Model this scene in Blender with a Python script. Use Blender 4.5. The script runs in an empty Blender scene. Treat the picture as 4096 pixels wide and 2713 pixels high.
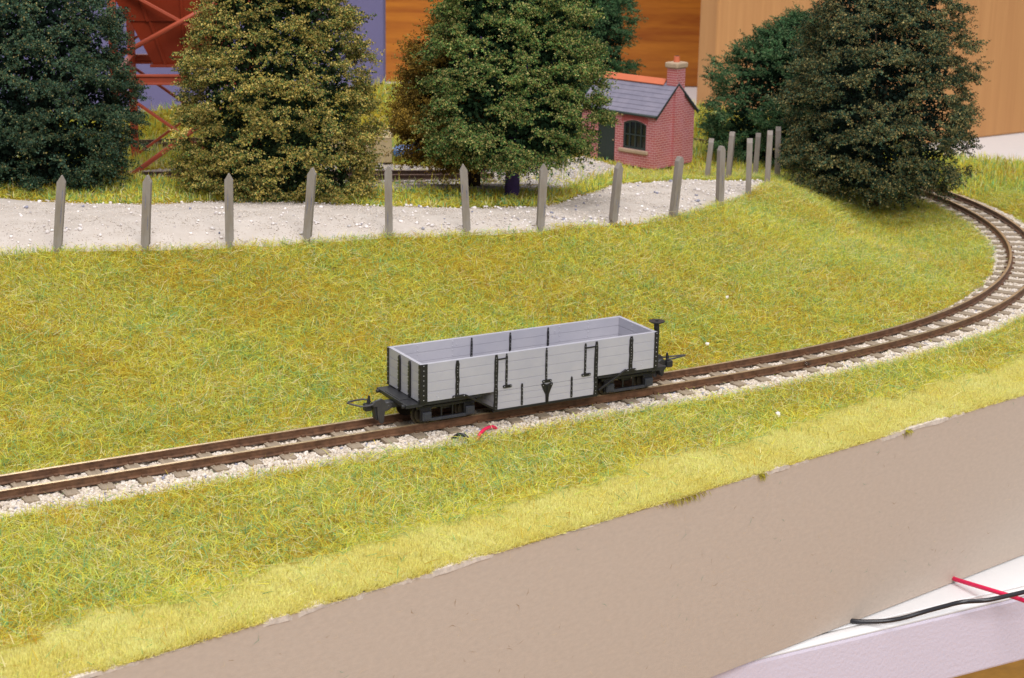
import bpy, bmesh, math, random
import numpy as np
from mathutils import Vector, Matrix

# All measurements below are millimetres of the model layout; one Blender unit is one centimetre.
S = 0.1
scene = bpy.context.scene
C = scene.collection
rnd = random.Random(7)
rng = np.random.default_rng(11)

# ------------------------------------------------------------------ camera
cam_d = bpy.data.cameras.new('camera')
cam = bpy.data.objects.new('camera', cam_d)
C.objects.link(cam)
Rv = Vector((0.99984615, 0.00471748, 0.01689444))
Uv = Vector((-0.01754072, 0.26890321, 0.96300747))
Fv = Vector((0.0, 0.96315565, -0.26894458))
cam.matrix_world = Matrix(((Rv.x, Uv.x, -Fv.x, 0), (Rv.y, Uv.y, -Fv.y, 0), (Rv.z, Uv.z, -Fv.z, 14.37227), (0, 0, 0, 1)))
cam_d.sensor_width = 36.0
cam_d.lens = 63.24
cam_d.clip_start = 0.5
cam_d.clip_end = 3000
cam_d.dof.use_dof = True
cam_d.dof.focus_distance = 46.5
cam_d.dof.aperture_fstop = 0.85
scene.camera = cam

# ------------------------------------------------------------------ room light
world = bpy.data.worlds.new('World')
scene.world = world
world.use_nodes = True
bg = world.node_tree.nodes['Background']
bg.inputs[0].default_value = (0.93, 0.95, 1.0, 1)
bg.inputs[1].default_value = 0.50


def area(name, loc, target, sx, sy, power, col):
    d = bpy.data.lights.new(name, 'AREA')
    d.shape = 'RECTANGLE'
    d.size = sx
    d.size_y = sy
    d.energy = power
    d.color = col
    o = bpy.data.objects.new(name, d)
    C.objects.link(o)
    o.location = loc
    o.rotation_euler = (Vector(target) - Vector(loc)).to_track_quat('-Z', 'Y').to_euler()
    return o


area('ceiling_lamp', (-8, 48, 170), (0, 55, 0), 90, 70, 195000, (1.0, 0.985, 0.975))
area('hall_lamp', (42, -100, 118), (5, 50, 0), 110, 70, 295000, (1.0, 0.97, 0.95))
area('far_hall_lamp', (-130, 420, 215), (-8, 40, 0), 170, 70, 260000, (1.0, 0.98, 0.95))

scene.view_settings.view_transform = 'Standard'
scene.view_settings.look = 'None'
scene.view_settings.exposure = 0.0
scene.view_settings.gamma = 1.0
scene.view_settings.use_curve_mapping = False


# ------------------------------------------------------------------ materials
def nodes_of(name):
    m = bpy.data.materials.new(name)
    m.use_nodes = True
    nt = m.node_tree
    return m, nt, nt.nodes['Principled BSDF']


def lk(nt, a, b):
    nt.links.new(a, b)


def mat(name, col, rough=0.6, spec=0.4, metal=0.0, var=0.0, scale=3.0, bump=0.0, bscale=8.0, col2=None, stretch=None):
    m, nt, p = nodes_of(name)
    p.inputs['Roughness'].default_value = rough
    p.inputs['Metallic'].default_value = metal
    p.inputs['Specular IOR Level'].default_value = spec
    p.inputs['Base Color'].default_value = (*col, 1)
    tc = nt.nodes.new('ShaderNodeTexCoord')
    vec = tc.outputs['Object']
    if stretch:
        mp = nt.nodes.new('ShaderNodeMapping')
        mp.inputs['Scale'].default_value = stretch
        lk(nt, vec, mp.inputs['Vector'])
        vec = mp.outputs['Vector']
    if var > 0 or col2:
        n = nt.nodes.new('ShaderNodeTexNoise')
        n.inputs['Scale'].default_value = scale
        n.inputs['Detail'].default_value = 5
        n.inputs['Roughness'].default_value = 0.65
        lk(nt, vec, n.inputs['Vector'])
        r = nt.nodes.new('ShaderNodeValToRGB')
        a = tuple(max(0, c * (1 - var)) for c in col)
        b = col2 if col2 else tuple(min(1, c * (1 + var)) for c in col)
        r.color_ramp.elements[0].position = 0.32
        r.color_ramp.elements[1].position = 0.68
        r.color_ramp.elements[0].color = (*a, 1)
        r.color_ramp.elements[1].color = (*b, 1)
        lk(nt, n.outputs['Fac'], r.inputs['Fac'])
        lk(nt, r.outputs['Color'], p.inputs['Base Color'])
    if bump > 0:
        n2 = nt.nodes.new('ShaderNodeTexNoise')
        n2.inputs['Scale'].default_value = bscale
        n2.inputs['Detail'].default_value = 6
        lk(nt, vec, n2.inputs['Vector'])
        bp = nt.nodes.new('ShaderNodeBump')
        bp.inputs['Strength'].default_value = bump
        bp.inputs['Distance'].default_value = 0.02
        lk(nt, n2.outputs['Fac'], bp.inputs['Height'])
        lk(nt, bp.outputs['Normal'], p.inputs['Normal'])
    return m


def attr_mat(name, rough=0.8, spec=0.15, transl=0.0, noise=0.0, nscale=4.0, bump=0.0):
    m, nt, p = nodes_of(name)
    p.inputs['Roughness'].default_value = rough
    p.inputs['Specular IOR Level'].default_value = spec
    a = nt.nodes.new('ShaderNodeAttribute')
    a.attribute_name = 'Col'
    src = a.outputs['Color']
    if noise > 0:
        tc = nt.nodes.new('ShaderNodeTexCoord')
        n = nt.nodes.new('ShaderNodeTexNoise')
        n.inputs['Scale'].default_value = nscale
        n.inputs['Detail'].default_value = 6
        lk(nt, tc.outputs['Object'], n.inputs['Vector'])
        mr = nt.nodes.new('ShaderNodeMapRange')
        mr.inputs['From Min'].default_value = 0.3
        mr.inputs['From Max'].default_value = 0.7
        mr.inputs['To Min'].default_value = 1 - noise
        mr.inputs['To Max'].default_value = 1 + noise
        lk(nt, n.outputs['Fac'], mr.inputs['Value'])
        mx = nt.nodes.new('ShaderNodeVectorMath')
        mx.operation = 'SCALE'
        lk(nt, src, mx.inputs[0])
        lk(nt, mr.outputs['Result'], mx.inputs['Scale'])
        src = mx.outputs['Vector']
        if bump > 0:
            bp = nt.nodes.new('ShaderNodeBump')
            bp.inputs['Strength'].default_value = bump
            bp.inputs['Distance'].default_value = 0.03
            lk(nt, n.outputs['Fac'], bp.inputs['Height'])
            lk(nt, bp.outputs['Normal'], p.inputs['Normal'])
    lk(nt, src, p.inputs['Base Color'])
    if transl > 0:
        t = nt.nodes.new('ShaderNodeBsdfTranslucent')
        lk(nt, src, t.inputs['Color'])
        ms = nt.nodes.new('ShaderNodeMixShader')
        ms.inputs['Fac'].default_value = transl
        lk(nt, p.outputs['BSDF'], ms.inputs[1])
        lk(nt, t.outputs['BSDF'], ms.inputs[2])
        lk(nt, ms.outputs['Shader'], nt.nodes['Material Output'].inputs['Surface'])
    return m


def brick_mat(name, axis):
    m, nt, p = nodes_of(name)
    p.inputs['Roughness'].default_value = 0.75
    tc = nt.nodes.new('ShaderNodeTexCoord')
    sp = nt.nodes.new('ShaderNodeSeparateXYZ')
    cb = nt.nodes.new('ShaderNodeCombineXYZ')
    lk(nt, tc.outputs['Object'], sp.inputs[0])
    lk(nt, sp.outputs[axis], cb.inputs['X'])
    lk(nt, sp.outputs['Z'], cb.inputs['Y'])
    b = nt.nodes.new('ShaderNodeTexBrick')
    b.inputs['Scale'].default_value = 1.0
    b.inputs['Brick Width'].default_value = 0.27
    b.inputs['Row Height'].default_value = 0.105
    b.inputs['Mortar Size'].default_value = 0.012
    b.inputs['Mortar Smooth'].default_value = 0.1
    b.inputs['Color1'].default_value = (0.47, 0.125, 0.115, 1)
    b.inputs['Color2'].default_value = (0.40, 0.10, 0.105, 1)
    b.inputs['Mortar'].default_value = (0.62, 0.36, 0.37, 1)
    lk(nt, cb.outputs[0], b.inputs['Vector'])
    n = nt.nodes.new('ShaderNodeTexNoise')
    n.inputs['Scale'].default_value = 1.2
    n.inputs['Detail'].default_value = 4
    lk(nt, tc.outputs['Object'], n.inputs['Vector'])
    mix = nt.nodes.new('ShaderNodeMixRGB')
    mix.inputs['Color2'].default_value = (0.56, 0.25, 0.30, 1)
    mr = nt.nodes.new('ShaderNodeMapRange')
    mr.inputs['From Min'].default_value = 0.42
    mr.inputs['From Max'].default_value = 0.75
    mr.inputs['To Max'].default_value = 0.6
    lk(nt, n.outputs['Fac'], mr.inputs['Value'])
    lk(nt, mr.outputs['Result'], mix.inputs['Fac'])
    lk(nt, b.outputs['Color'], mix.inputs['Color1'])
    lk(nt, mix.outputs['Color'], p.inputs['Base Color'])
    bp = nt.nodes.new('ShaderNodeBump')
    bp.inputs['Strength'].default_value = 0.4
    bp.inputs['Distance'].default_value = 0.01
    bp.invert = True
    lk(nt, b.outputs['Fac'], bp.inputs['Height'])
    lk(nt, bp.outputs['Normal'], p.inputs['Normal'])
    return m


def wood_mat(name, c1, c2, horiz, scale=1.0, rough=0.3, fine=14.0, contrast=(0.3, 0.7)):
    m, nt, p = nodes_of(name)
    p.inputs['Roughness'].default_value = rough
    p.inputs['Specular IOR Level'].default_value = 0.35
    tc = nt.nodes.new('ShaderNodeTexCoord')
    mp = nt.nodes.new('ShaderNodeMapping')
    mp.inputs['Scale'].default_value = (0.06 * scale, 1, 0.9 * scale) if horiz else (0.9 * scale, 1, 0.03 * scale)
    lk(nt, tc.outputs['Object'], mp.inputs['Vector'])
    n = nt.nodes.new('ShaderNodeTexNoise')
    n.inputs['Scale'].default_value = 1.3
    n.inputs['Detail'].default_value = 7
    n.inputs['Distortion'].default_value = 0.9
    lk(nt, mp.outputs['Vector'], n.inputs['Vector'])
    n2 = nt.nodes.new('ShaderNodeTexNoise')
    n2.inputs['Scale'].default_value = fine
    n2.inputs['Detail'].default_value = 3
    lk(nt, mp.outputs['Vector'], n2.inputs['Vector'])
    ad = nt.nodes.new('ShaderNodeMath')
    ad.operation = 'MULTIPLY_ADD'
    ad.inputs[1].default_value = 0.35
    lk(nt, n2.outputs['Fac'], ad.inputs[0])
    lk(nt, n.outputs['Fac'], ad.inputs[2])
    r = nt.nodes.new('ShaderNodeValToRGB')
    r.color_ramp.elements[0].position = contrast[0] + 0.17
    r.color_ramp.elements[1].position = contrast[1] + 0.17
    r.color_ramp.elements[0].color = (*c1, 1)
    r.color_ramp.elements[1].color = (*c2, 1)
    lk(nt, ad.outputs[0], r.inputs['Fac'])
    lk(nt, r.outputs['Color'], p.inputs['Base Color'])
    return m


M = dict(
    grey=mat('wagon_grey_paint', (0.405, 0.398, 0.460), 0.42, 0.4, var=0.08, scale=0.8, col2=(0.440, 0.428, 0.472), bump=0.06, bscale=30),
    rivet=mat('worn_rivet', (0.55, 0.54, 0.56), 0.35, 0.5),
    black=mat('black_paint', (0.012, 0.011, 0.013), 0.38, 0.45, bump=0.15, bscale=25),
    plastic=mat('black_plastic', (0.020, 0.020, 0.023), 0.45, 0.45, var=0.25, scale=9),
    coupler=mat('dark_grey_plastic', (0.045, 0.042, 0.045), 0.42, 0.5, var=0.15, scale=6),
    frame=mat('bogie_grey', (0.036, 0.038, 0.048), 0.5, 0.4, var=0.2, scale=8),
    wheel=mat('blackened_wheel', (0.05, 0.04, 0.028), 0.35, 0.5, metal=0.6),
    rail=mat('rusty_rail', (0.115, 0.056, 0.031), 0.45, 0.45, var=0.35, scale=5, col2=(0.175, 0.085, 0.045)),
    railtop=mat('rail_top', (0.50, 0.37, 0.22), 0.30, 0.6, metal=0.55, var=0.25, scale=4),
    railold=mat('far_rail', (0.09, 0.05, 0.035), 0.6, 0.4, var=0.3, scale=4),
    sleeper=mat('sleeper_plastic', (0.30, 0.235, 0.17), 0.75, 0.25, var=0.25, scale=5, bump=0.25, bscale=30, stretch=(3, 0.4, 3)),
    board=mat('brown_board_paint', (0.495, 0.408, 0.338), 0.6, 0.25, var=0.055, scale=9, bump=0.30, bscale=42, stretch=(.6, 1, 1.3)),
    plaster=mat('torn_plaster', (0.60, 0.53, 0.47), 0.9, 0.1, var=0.22, scale=7, bump=0.5, bscale=14),
    tabletop=mat('white_laminate', (0.80, 0.79, 0.80), 0.45, 0.4, var=0.02, scale=2),
    lilac=mat('lilac_edging', (0.63, 0.57, 0.67), 0.55, 0.35, bump=0.9, bscale=9),
    floor=mat('orange_floor', (0.55, 0.26, 0.03), 0.6, 0.3, var=0.15, scale=0.5),
    purple=mat('purple_board', (0.150, 0.135, 0.245), 0.85, 0.15, var=0.03, scale=0.3),
    orange=wood_mat('orange_wood_grain', (0.30, 0.080, 0.009), (0.52, 0.185, 0.019), True, 1.0, 0.32),
    beech=wood_mat('pale_wood_grain', (0.44, 0.205, 0.070), (0.53, 0.265, 0.095), False, 1.6, 0.4, contrast=(0.2, 0.8)),
    red=mat('red_girder_paint', (0.42, 0.080, 0.038), 0.42, 0.4, var=0.08, scale=2),
    redshade=mat('shaded_red_paint', (0.27, 0.036, 0.012), 0.5, 0.35, var=0.08, scale=2),  # darker copy of the girder red, shade on the bin put into the colour
    cream=mat('cream_box_card', (0.56, 0.44, 0.25), 0.6, 0.3, var=0.08, scale=3),
    blue=mat('blue_car_paint', (0.10, 0.23, 0.52), 0.25, 0.6),
    glassd=mat('dark_glass', (0.012, 0.012, 0.014), 0.12, 0.6),
    tyre=mat('tyre_rubber', (0.02, 0.02, 0.02), 0.8, 0.2),
    brickx=brick_mat('brick_front', 'X'),
    bricky=brick_mat('brick_gable', 'Y'),
    stone=mat('sandstone', (0.42, 0.31, 0.215), 0.8, 0.2, var=0.12, scale=6),
    slate=mat('slate_grey', (0.195, 0.185, 0.250), 0.6, 0.3, var=0.12, scale=2.2, col2=(0.235, 0.215, 0.275)),
    ridge=mat('terracotta', (0.58, 0.150, 0.068), 0.6, 0.3, var=0.05, scale=3),
    dkgreen=mat('dark_green_paint', (0.028, 0.040, 0.038), 0.5, 0.4, var=0.1, scale=4),
    post=mat('weathered_post', (0.275, 0.230, 0.190), 0.75, 0.2, var=0.16, scale=2.2, col2=(0.305, 0.275, 0.262), stretch=(2, 2, 0.45)),
    poststain=mat('blue_black_stain', (0.19, 0.18, 0.22), 0.7, 0.2, var=0.3, scale=8),
    bark=mat('bark', (0.045, 0.030, 0.018), 0.85, 0.2, var=0.4, scale=6, bump=0.5, bscale=10),
    purpletrunk=mat('purple_plug', (0.045, 0.022, 0.10), 0.6, 0.3, var=0.3, scale=4),
    leaf=attr_mat('model_foliage', 0.85, 0.10),
    grass=attr_mat('static_grass', 0.7, 0.12, transl=0.40),
    ground=attr_mat('ground_cover', 0.95, 0.05, noise=0.22, nscale=3.0, bump=0.6),
    stones=attr_mat('ballast_stone', 0.8, 0.2),
    road=mat('pale_road_plaster', (0.53, 0.460, 0.405), 0.95, 0.08, var=0.06, scale=1.6, bump=0.4, bscale=10, col2=(0.575, 0.510, 0.460)),
    redwire=mat('red_insulation', (0.66, 0.008, 0.075), 0.35, 0.5),
    blackwire=mat('black_insulation', (0.018, 0.017, 0.022), 0.28, 0.55),
    whitechip=mat('white_chip', (0.80, 0.76, 0.74), 0.8, 0.2, var=0.1, scale=9),
)
mg, nt, pg = nodes_of('clear_glue')
pg.inputs['Transmission Weight'].default_value = 1.0
pg.inputs['Roughness'].default_value = 0.08
pg.inputs['IOR'].default_value = 1.4
pg.inputs['Base Color'].default_value = (0.95, 0.88, 0.75, 1)
M['glue'] = mg


# ------------------------------------------------------------------ mesh helpers
class MB:
    def __init__(s):
        s.v = []
        s.f = []
        s.m = []

    def add(s, vs, fs, mi=0):
        o = len(s.v)
        s.v += [tuple(float(c) for c in p) for p in vs]
        s.f += [tuple(i + o for i in f) for f in fs]
        s.m += [mi] * len(fs)
        return s

    def box(s, x0, x1, y0, y1, z0, z1, mi=0):
        v = [(x0, y0, z0), (x1, y0, z0), (x1, y1, z0), (x0, y1, z0), (x0, y0, z1), (x1, y0, z1), (x1, y1, z1), (x0, y1, z1)]
        return s.add(v, [(3, 2, 1, 0), (4, 5, 6, 7), (0, 1, 5, 4), (1, 2, 6, 5), (2, 3, 7, 6), (3, 0, 4, 7)], mi)

    def prism(s, poly, a0, a1, axis='y', mi=0):
        n = len(poly)
        ar = sum(poly[i][0] * poly[(i + 1) % n][1] - poly[(i + 1) % n][0] * poly[i][1] for i in range(n))
        if ar < 0:
            poly = poly[::-1]
        if axis == 'y':
            v = [(p[0], a0, p[1]) for p in poly] + [(p[0], a1, p[1]) for p in poly]
        elif axis == 'x':
            v = [(a1, p[0], p[1]) for p in poly] + [(a0, p[0], p[1]) for p in poly]
        else:
            v = [(p[0], p[1], a1) for p in poly] + [(p[0], p[1], a0) for p in poly]
        f = [tuple(range(n)), tuple(range(2 * n - 1, n - 1, -1))]
        f += [(i, i + n, (i + 1) % n + n, (i + 1) % n) for i in range(n)]
        return s.add(v, f, mi)

    def beam(s, a, b, w, h, up=(0, 0, 1), mi=0):
        a, b = Vector(a), Vector(b)
        d = (b - a).normalized()
        u = Vector(up)
        r = d.cross(u)
        if r.length < 1e-4:
            r = d.cross(Vector((1, 0, 0)))
        r.normalize()
        u = r.cross(d).normalized()
        v = []
        for p in (a, b):
            for sx, sy in ((-1, -1), (1, -1), (1, 1), (-1, 1)):
                v.append(p + r * sx * w / 2 + u * sy * h / 2)
        return s.add(v, [(0, 1, 2, 3)[::-1], (4, 5, 6, 7), (0, 1, 5, 4), (1, 2, 6, 5), (2, 3, 7, 6), (3, 0, 4, 7)][0:6], mi)

    def tube(s, pts, r, n=8, mi=0):
        pts = [Vector(p) for p in pts]
        rs = r if isinstance(r, (list, tuple)) else [r] * len(pts)
        rings = []
        prev = None
        for i, p in enumerate(pts):
            d = (pts[min(i + 1, len(pts) - 1)] - pts[max(i - 1, 0)]).normalized()
            if prev is None:
                a = d.orthogonal().normalized()
            else:
                a = (prev - d * prev.dot(d)).normalized()
            prev = a
            b = d.cross(a)
            rings.append([p + (a * math.cos(t) + b * math.sin(t)) * rs[i] for t in [2 * math.pi * k / n for k in range(n)]])
        v = [q for rg in rings for q in rg]
        f = []
        for i in range(len(pts) - 1):
            for k in range(n):
                f.append((i * n + k, i * n + (k + 1) % n, (i + 1) * n + (k + 1) % n, (i + 1) * n + k))
        f.append(tuple(range(n))[::-1])
        f.append(tuple((len(pts) - 1) * n + k for k in range(n)))
        return s.add(v, f, mi)

    def cyl(s, a, b, r, n=16, mi=0, r2=None):
        return s.tube([a, b], [r, r if r2 is None else r2], n, mi)

    def dome(s, c, nrm, r, h, mi=0, n=6):
        c = Vector(c)
        d = Vector(nrm).normalized()
        a = d.orthogonal().normalized()
        b = d.cross(a)
        v = []
        for rr, hh in ((1, 0), (0.75, 0.65)):
            for k in range(n):
                t = 2 * math.pi * k / n
                v.append(c + (a * math.cos(t) + b * math.sin(t)) * r * rr + d * h * hh)
        v.append(c + d * h)
        f = [(k, (k + 1) % n, n + (k + 1) % n, n + k) for k in range(n)] + [(n + k, n + (k + 1) % n, 2 * n) for k in range(n)]
        return s.add(v, f, mi)

    def build(s, name, mats, parent=None, bevel=0, smooth=False, seg=2):
        me = bpy.data.meshes.new(name)
        me.from_pydata([(x * S, y * S, z * S) for x, y, z in s.v], [], s.f)
        if not isinstance(mats, (list, tuple)):
            mats = [mats]
        for m in mats:
            me.materials.append(m)
        me.polygons.foreach_set('material_index', s.m)
        if smooth:
            me.polygons.foreach_set('use_smooth', [True] * len(s.f))
        me.update()
        o = bpy.data.objects.new(name, me)
        C.objects.link(o)
        if parent:
            o.parent = parent
        if bevel:
            b = o.modifiers.new('bevel', 'BEVEL')
            b.width = bevel * S
            b.segments = seg
            b.limit_method = 'ANGLE'
            b.angle_limit = math.radians(35)
        return o


def np_mesh(name, V, F, cols, material, parent=None):
    """numpy mesh with equal-sized faces and one colour per vertex"""
    me = bpy.data.meshes.new(name)
    nv, nf, k = len(V), len(F), F.shape[1]
    me.vertices.add(nv)
    me.vertices.foreach_set('co', (V * S).astype(np.float32).ravel())
    me.loops.add(nf * k)
    me.loops.foreach_set('vertex_index', F.astype(np.int32).ravel())
    me.polygons.add(nf)
    me.polygons.foreach_set('loop_start', np.arange(0, nf * k, k, dtype=np.int32))
    me.polygons.foreach_set('loop_total', np.full(nf, k, dtype=np.int32))
    if cols is not None:
        at = me.color_attributes.new('Col', 'FLOAT_COLOR', 'POINT')
        c4 = np.ones((nv, 4), np.float32)
        c4[:, :3] = cols
        at.data.foreach_set('color', c4.ravel())
    me.materials.append(material)
    me.update(calc_edges=True)
    me.validate()
    o = bpy.data.objects.new(name, me)
    C.objects.link(o)
    if parent:
        o.parent = parent
    return o


def thing(name, label, cat, loc=(0, 0, 0), rz=0.0, group=None):
    o = bpy.data.objects.new(name, None)
    o.empty_display_size = 0.2
    C.objects.link(o)
    o.location = [c * S for c in loc]
    o.rotation_euler = (0, 0, rz)
    return tag(o, label, cat, group)


def tag(o, label, cat, group=None):
    o['label'] = label
    o['category'] = cat
    if group:
        o['group'] = group
    return o


def kind(o, k):
    o['kind'] = k
    return o


# ------------------------------------------------------------------ terrain
def interp_poly(pts, x):
    p = np.array(pts, float)
    return np.interp(x, p[:, 0], p[:, 1])


def y_front(x):
    return 346.0 + 0.836 * (x + 15.6)


BACK = [(-420, 792), (-232, 804), (-166, 803), (-110, 821), (-64, 860), (4, 910), (95, 937), (154, 890), (209, 829), (235, 823), (420, 800)]


def y_back(x):
    return interp_poly(BACK, x)


POSTS = [(-134.0, 515.5, 24.0, 22.8, 2.4), (-108.8, 518.6, 24.0, 22.7, 1.5), (-85.3, 527.4, 23.5, 22.4, .3), (-63.2, 537.1, 23.2, 23.2, 2.0),
         (-39.0, 550.3, 22.5, 22.3, -.2), (-14.8, 557.7, 22.0, 22.6, -1.5), (8.4, 565.9, 21.5, 22.1, .8), (33.2, 593.7, 18.0, 21.7, 1.6),
         (54.9, 611.0, 17.0, 22.1, 1.6), (75.1, 647.8, 15.0, 21.9, -.3), (88.4, 670.6, 14.0, 22.2, -.5), (100.1, 704.1, 12.0, 22.1, 0),
         (108.5, 735.1, 9.0, 21.9, -.7), (79.7, 738.2, 7.0, 18.1, 1.3), (88.4, 736.4, 7.5, 20.8, .9), (101.1, 748.1, 7.0, 19.1, .4)]
ROADFAR = [(-300, 612, 23.5), (-174, 597.8, 23), (-160, 593.5, 23), (-135, 590.1, 23), (-121.5, 592.6, 23), (-98, 600.6, 22.5), (-47, 599.5, 22), (-15, 600.1, 21.5),
           (6.5, 607.5, 21), (18, 627.8, 19), (30.8, 664, 16), (38.2, 693, 13.5), (54.3, 706.8, 12), (69.7, 719, 10.5), (99.5, 729.8, 9)]
ctrl = []
for x in range(-330, 421, 60):
    ctrl += [(x, y_front(x), -3.2), (x, y_front(x) + 35, -2.6)]
ctrl += [(a, b, c) for a, b, c, _, _ in POSTS]
ctrl += ROADFAR
ctrl += [(-330, 505, 24), (-230, 510, 24), (-330, 600, 23), (-180, 513, 24)]
# foot and middle of the grass bank
for s, t in ((-150, 0), (-60, 0), (0, 0), (60, 0)):
    cx_, cy_ = s * 0.866 - 0.0, 452.6 + s * 0.5
    ctrl += [(cx_ - 7, cy_ + 13, -2.2)]
ctrl += [(-150, 452, 9.5), (-110, 466, 10.0), (-60, 490, 10.5), (-20, 515, 11), (20, 535, 10.5), (50, 560, 9.5), (-140, 500, 18), (-100, 507, 18), (-60, 523, 17.5), (-20, 541, 16.5), (8, 551, 16), (75, 600, 12), (95, 640, 10.5),
         (-240, 430, 9), (-300, 420, 9)]
# ridge running down to the curve, the far slope behind it and the inside of the curve
ctrl += [(110, 640, 8.0), (121, 620, 3.5), (115, 675, 9.5), (121, 700, 7), (139.4, 725, 0), (148, 690, -2), (131, 655, 0.5), (150, 640, -2.5), (128, 680, 1.5),
         (160, 720, -1.0), (165, 680, -2), (120, 560, -2.2), (100, 575, 3.0), (140, 600, -2.2), (140, 760, 0), (120, 790, 2)]
# outside of the curve
ctrl += [(205, 600, -2.5), (215, 690, -1.5), (214, 750, 0), (208, 795, 1), (250, 700, 1), (250, 790, 1.5), (180, 810, 1.5), (330, 700, 2), (420, 780, 4)]
# yard behind the road
ctrl += [(-250, 660, 22), (-160, 656, 21), (-83, 640, 21), (-30, 645, 20), (5, 648, 19), (25, 690, 14), (42, 768, 6.5), (60, 767, 5.0), (79, 790, 5.5), (50, 755, 6.5), (72, 758, 6.0), (35, 800, 8),
         (-148, 701, 9.7), (-52, 713, 9), (-250, 690, 9.7), (-10, 722, 9), (-60, 760, 10), (-148, 745, 10.5), (-36, 720, 9.2), (25, 735, 10.0),
         (-162, 773, 10), (-60, 815, 11), (10, 840, 10), (100, 862, 2)]
ctrl += [(-300, 800, 20), (-232, 803, 20), (-166, 803, 22), (-110, 821, 26), (-64, 860, 29), (4, 908, 18), (95, 935, 9), (154, 888, 6), (209, 827, 2.5), (235, 822, 2.0), (400, 801, 2)]
ctrl += [(-80, 660, 17.5), (111, 762, 6), (36, 896, 10)]
CT = np.array(ctrl, float)


def tps_fit(P, lam=1.5):
    n = len(P)
    d2 = ((P[:, None, :2] - P[None, :, :2]) ** 2).sum(-1) / 1e4
    K = np.where(d2 > 0, 0.5 * d2 * np.log(d2 + 1e-12), 0)
    A = np.zeros((n + 3, n + 3))
    A[:n, :n] = K + np.eye(n) * lam * 1e-3
    A[:n, n] = 1
    A[:n, n + 1:] = P[:, :2] / 100
    A[n:, :n] = A[:n, n:].T
    b = np.zeros(n + 3)
    b[:n] = P[:, 2]
    return np.linalg.solve(A, b)


TW = tps_fit(CT)


def tps(x, y):
    out = np.zeros(len(x))
    for i in range(0, len(x), 20000):
        q = np.stack([x[i:i + 20000], y[i:i + 20000]], 1)
        d2 = ((q[:, None] - CT[None, :, :2]) ** 2).sum(-1) / 1e4
        out[i:i + 20000] = (0.5 * d2 * np.log(d2 + 1e-12)) @ TW[:-3] + TW[-3] + q @ TW[-2:] / 100
    return out


# --- track centre lines (x, y, heading, z of the rail top) -------------------------------------
def main_path():
    s = np.linspace(-330, 520, 851)
    k = np.clip((s - 19.341) / 160.94, 0, 1) * (1 / 216.63 + 6e-5) - 6e-5
    k[s < -170] = 0
    i0 = int(np.argmin(abs(s)))
    a = np.cumsum(k)
    a = a - a[i0] + 0.52069
    x = np.cumsum(np.cos(a))
    y = np.cumsum(np.sin(a))
    return s, np.stack([x - x[i0], y - y[i0] + 452.583, a, 0 * s], 1)


def hermite(p0, a0, p1, a1, z0, z1, n=200):
    t = np.linspace(0, 1, n)[:, None]
    L = np.linalg.norm(np.array(p1) - np.array(p0)) * 1.15
    m0 = np.array([math.cos(a0), math.sin(a0)]) * L
    m1 = np.array([math.cos(a1), math.sin(a1)]) * L
    P = (2 * t ** 3 - 3 * t ** 2 + 1) * np.array(p0) + (t ** 3 - 2 * t ** 2 + t) * m0 + (-2 * t ** 3 + 3 * t ** 2) * np.array(p1) + (t ** 3 - t ** 2) * m1
    d = np.gradient(P, axis=0)
    return np.column_stack([P, np.arctan2(d[:, 1], d[:, 0]), z0 + (z1 - z0) * t[:, 0]])


MS, MAIN = main_path()
LINK = hermite(MAIN[-1, :2], MAIN[-1, 2], (-59.6, 815), math.radians(202), 0, 14)
t_ = np.linspace(0, 1, 160)
UPPER = np.column_stack([-59.6 - 290 * t_, 815 - 117 * t_, np.full(160, math.radians(202)), np.full(160, 13.6)])
BACKLINE = np.vstack([LINK[3:], UPPER[1:]])
LOWER = np.vstack([np.column_stack([-330 + 278 * t_, 680 + 36 * t_, np.full(160, math.radians(7.4)), np.full(160, 12.6)]),
                   hermite((-52, 716), math.radians(7.4), (38, 752), math.radians(32), 12.6, 11.5)[1:90]])


def near_path(path, x, y, chunk=20000, step=2):
    """signed offset to the left of the path, path z and arc index for many points"""
    P = path[::step]
    off = np.empty(len(x))
    zz = np.empty(len(x))
    idx = np.empty(len(x), int)
    for i in range(0, len(x), chunk):
        xx, yy = x[i:i + chunk, None], y[i:i + chunk, None]
        d2 = (xx - P[None, :, 0]) ** 2 + (yy - P[None, :, 1]) ** 2
        j = d2.argmin(1)
        dx, dy = x[i:i + chunk] - P[j, 0], y[i:i + chunk] - P[j, 1]
        sgn = np.where(-np.sin(P[j, 2]) * dx + np.cos(P[j, 2]) * dy >= 0, 1, -1)
        off[i:i + chunk] = np.sqrt(d2[np.arange(len(j)), j]) * sgn
        zz[i:i + chunk] = P[j, 3]
        idx[i:i + chunk] = j * step
    return off, zz, idx


def smooth(e0, e1, v):
    t = np.clip((v - e0) / (e1 - e0), 0, 1)
    return t * t * (3 - 2 * t)


def wob(x, y, f, seed=0.0):
    """cheap smooth 2-D noise, about -1..1"""
    return (np.sin(x * f + 1.3 + seed) * np.cos(y * f * 1.13 + 0.7 * seed) + np.sin((x * 0.6 + y) * f * 1.9 + seed * 2.1) * 0.6 + np.sin((x - y * 0.7) * f * 3.1 + seed) * 0.4) / 2.0


def terrain(x, y):
    z = tps(x, y) + 0.35 * wob(x, y, 0.09, 2.0)
    for path, w in ((MAIN, 1), (BACKLINE, 1), (LOWER, 1)):
        o, pz, _ = near_path(path, x, y)
        k = 1 - smooth(11, 24, abs(o))
        z = z * (1 - k) + (pz - 3.05) * k
    e = 1 - smooth(2, 14, y - y_front(x))
    return z * (1 - e) + (-3.1) * e


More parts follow.
